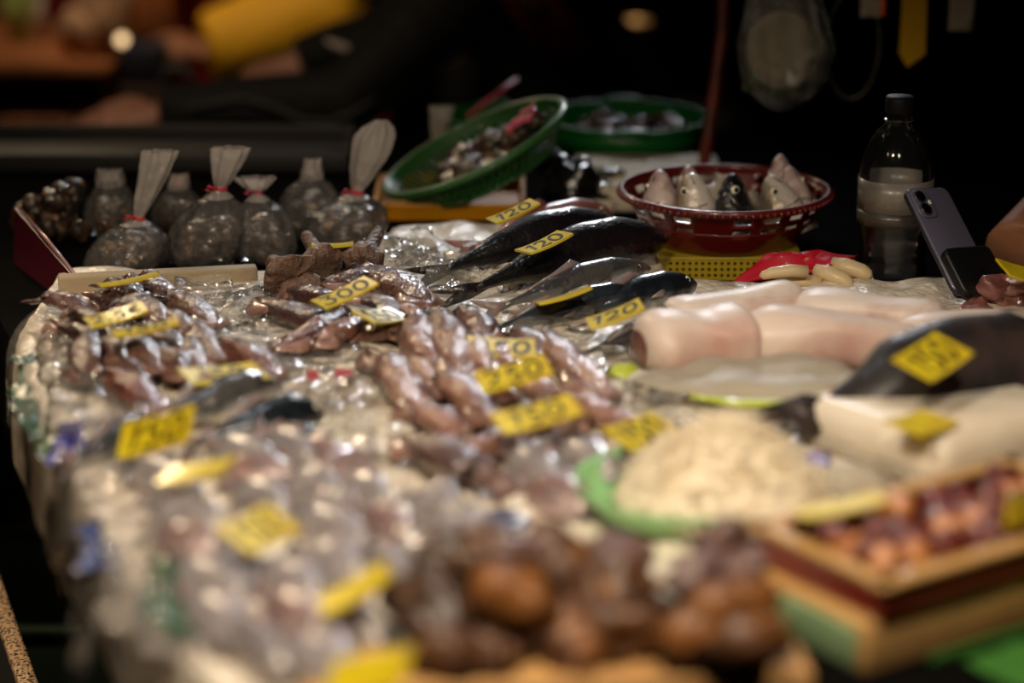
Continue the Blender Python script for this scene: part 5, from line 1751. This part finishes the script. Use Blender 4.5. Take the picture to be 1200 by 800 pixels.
thing('hanging_cloth', mb, 'cloth maroon', 'dark red cloth hanging behind the yellow jacket', 'cloth', solid=.003)


def box_basket(c, s, m, label, slat=True):
    r = root('wicker_basket', c, label, 'basket', 'brown baskets in front of the background counter')
    part('basket_floor', MB().rbox((0, 0, .008), (s[0], s[1], .014), .01, .003), m, r)
    n = 5
    for sx, sy, wx, wy in ((0, -s[1] / 2, s[0], .010), (0, s[1] / 2, s[0], .010), (-s[0] / 2, 0, .010, s[1]), (s[0] / 2, 0, .010, s[1])):
        mb = MB()
        for k in range(n):
            mb.rbox((sx, sy, .014 + (s[2] - .014) * (k + .5) / n), (wx + .004, wy + .004, (s[2] - .02) / n * .86), .003, .003)
        part('wall', mb, m, r)
    return r


r = root('low_bench', (-1.47, 4.32, 0), 'low dark bench in front of the background counter', 'bench')
part('bench_top', MB().rbox((0, 0, .50), (1.5, .36, .04), .006, .003), 'counter dark', r, smooth=False)
for sx in (-.7, .7):
    part('leg', MB().rbox((sx, 0, .24), (.05, .30, .48), .004, .003), 'counter dark', r, smooth=False)
for (px, w, lab) in ((116, .13, 'brown basket right of the others before the background counter'), (22, .12, 'brown basket left of the others before the background counter')):
    p = PD(px, 100, 4.30)
    box_basket((p.x, 4.30, .522), (w, .20, .17), 'basket brown', lab)
p = PD(180, 58, 4.75)
r = root('navy_box', (p.x, 4.60, .0), 'navy blue box standing behind the stretched black sleeve', 'box')
part('box_body', MB().rbox((0, 0, .36), (.085, .12, .72), .006, .003), 'counter dark', r)
part('lid', MB().rbox((0, 0, .755), (.078, .11, .07), .006, .003), 'navy box', r)
p = PD(174, 24, 5.15)
r = root('amber_crate', (p.x, 5.15, .72), 'orange brown crate behind the navy box', 'crate')
part('wall', MB().rbox((0, 0, .12), (.11, .10, .24), .006, .003), 'counter wood', r)
part('lid', MB().rbox((0, 0, .245), (.118, .108, .012), .006, .003), 'counter wood', r)
p = PD(206, 96, 4.35)
r = root('wire_coil', p, 'pale grey coil standing above the stretched black sleeve', 'coil')
part('coil', MB().tube([(.026 * math.cos(a), .002 * a, .026 * math.sin(a)) for a in (k * .35 for k in range(56))], .005, 8), 'piping grey', r)
part('stand', MB().rbox((0, .03, -p.z / 2 - .014), (.05, .06, p.z - .028), .006, .003), 'counter dark', r)
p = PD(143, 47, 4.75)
r = root('lamp', (p.x, p.y, .72), 'glint shown as a small glowing bead in front of the beige sack', 'lamp')
part('glint_bead', MB().blob((0, 0, p.z - .72), .011, seg=16, rings=10), 'bulb glow', r)  # glowing bead added in place of a specular glint, not a real light
part('bead_stem', MB().tube([(0, 0, 0), (0, 0, p.z - .72 - .009)], [.012, .007], 12), 'can brown', r)

# can on the dark rear bench
p = PD(746, 28, 5.0)
r = root('rear_bench', (p.x + .1, 5.02, 0), 'dark bench in the unlit background behind the green tubs', 'bench')
part('bench_top', MB().rbox((0, 0, .55), (.5, .34, .04), .006, .003), 'crate dark', r, smooth=False)
for sx in (-.2, .2):
    part('leg', MB().rbox((sx, 0, .265), (.05, .28, .53), .004, .003), 'crate dark', r, smooth=False)
r = root('can', (p.x, 5.0, .57), 'brown can whose round lid shines warmly in the dark background', 'can')
part('body', MB().lathe([(.0005, 0), (.030, 0), (.031, .004), (.031, .186), (.030, .188), (.0005, .188)], 36), 'can brown', r)
part('lid', MB().lathe([(.0005, .189), (.030, .189), (.0325, .192), (.0325, .198), (.029, .199), (.028, .195), (.0005, .195)], 36), 'can lid', r)


# ================================================================== LIGHT
def lamp(name, kind, loc, power, col, size=.1, to=None, spot=None, blend=.5):
    d = bpy.data.lights.new(name, kind)
    d.energy = power
    d.color = col
    if kind == 'AREA':
        d.shape = 'DISK'
        d.size = size
    else:
        d.shadow_soft_size = size
    if kind == 'SPOT':
        d.spot_size = math.radians(spot)
        d.spot_blend = blend
    o = bpy.data.objects.new(name, d)
    COL.objects.link(o)
    o.location = loc
    if to is not None:
        o.rotation_euler = (Vector(to) - Vector(loc)).to_track_quat('-Z', 'Y').to_euler()
    return o


WARM = (1.0, .85, .65)
COOL = (.90, .94, 1.0)
lamp('stall_lamp', 'SPOT', (.42, 1.30, 1.88), 39, WARM, .09, (.36, 1.62, .85), 104, .8)
lamp('stall_lamp_left', 'SPOT', (-.20, 1.38, 1.92), 58, WARM, .09, (-.18, 1.80, .85), 104, .8)
lamp('stall_lamp_cool', 'SPOT', (-.20, 2.60, 2.3), 10, COOL, .08, (-.12, 2.1, .85), 80, .8)
lamp('aisle_lamp', 'SPOT', (-1.1, 1.2, 2.3), 22, (1.0, .70, .40), .06, (-.3, 2.2, .85), 60, .8)
lamp('far_lamp_cool', 'SPOT', (.35, 5.9, 2.5), 170, COOL, .20, (-.02, 2.34, .85), 22, .8)
lamp('far_lamp_warm', 'SPOT', (-1.5, 5.6, 2.6), 90, (1.0, .78, .5), .16, (-.2, 2.4, .85), 30, .8)
lamp('market_lamp', 'SPOT', (-1.2, 4.3, 2.4), 40, (1.0, .76, .52), .15, (-1.0, 5.0, .7), 62, .8)
lamp('market_lamp_back', 'SPOT', (-.75, 4.3, 2.5), 50, (1.0, .74, .44), .10, (-.45, 5.0, .8), 46, .8)
lamp('hand_lamp', 'SPOT', (-.9, 3.1, 2.3), 26, (1.0, .72, .46), .08, (-.50, 3.98, .86), 42, .9)  # unseen fill light, added to brighten the reaching hand and sleeve
lamp('bag_backlight_fill', 'SPOT', (-.62, 3.75, 2.2), 14, COOL, .05, (-.34, 2.88, .88), 30, .8)  # unseen backlight, added for glints on the bag film
lamp('can_lid_fill', 'SPOT', (.25, 5.2, 2.2), 34, (1.0, .75, .45), .05, (.26, 5.0, .75), 14, .8)  # unseen narrow spot, added so the can lid shines
lamp('crate_rim_fill', 'SPOT', (-1.5, 2.5, 2.0), 90, (1.0, .76, .50), .08, (-.66, 2.62, .42), 34, .7)  # unseen fill light, added to make the near crate rim glint
lamp('far_crate_rim_fill', 'SPOT', (-1.7, 4.0, 2.2), 60, (1.0, .72, .44), .08, (-.92, 4.25, .42), 24, .7)  # unseen fill light, added for the rim of the farther crate

w = bpy.data.worlds.new('world')
SC.world = w
w.use_nodes = True
w.node_tree.nodes['Background'].inputs[0].default_value = (1.0, .85, .7, 1)
w.node_tree.nodes['Background'].inputs[1].default_value = .004

SC.view_settings.view_transform = 'Standard'
SC.view_settings.look = 'None'
SC.view_settings.exposure = -0.25
SC.view_settings.gamma = 1
SC.view_settings.use_curve_mapping = False
SC.cycles.use_denoising = True
SC.cycles.max_bounces = 10
SC.cycles.transparent_max_bounces = 24
SC.cycles.transmission_bounces = 10
SC.cycles.caustics_reflective = False
SC.cycles.caustics_refractive = False
SC.cycles.sample_clamp_indirect = 4
bpy.context.view_layer.update()
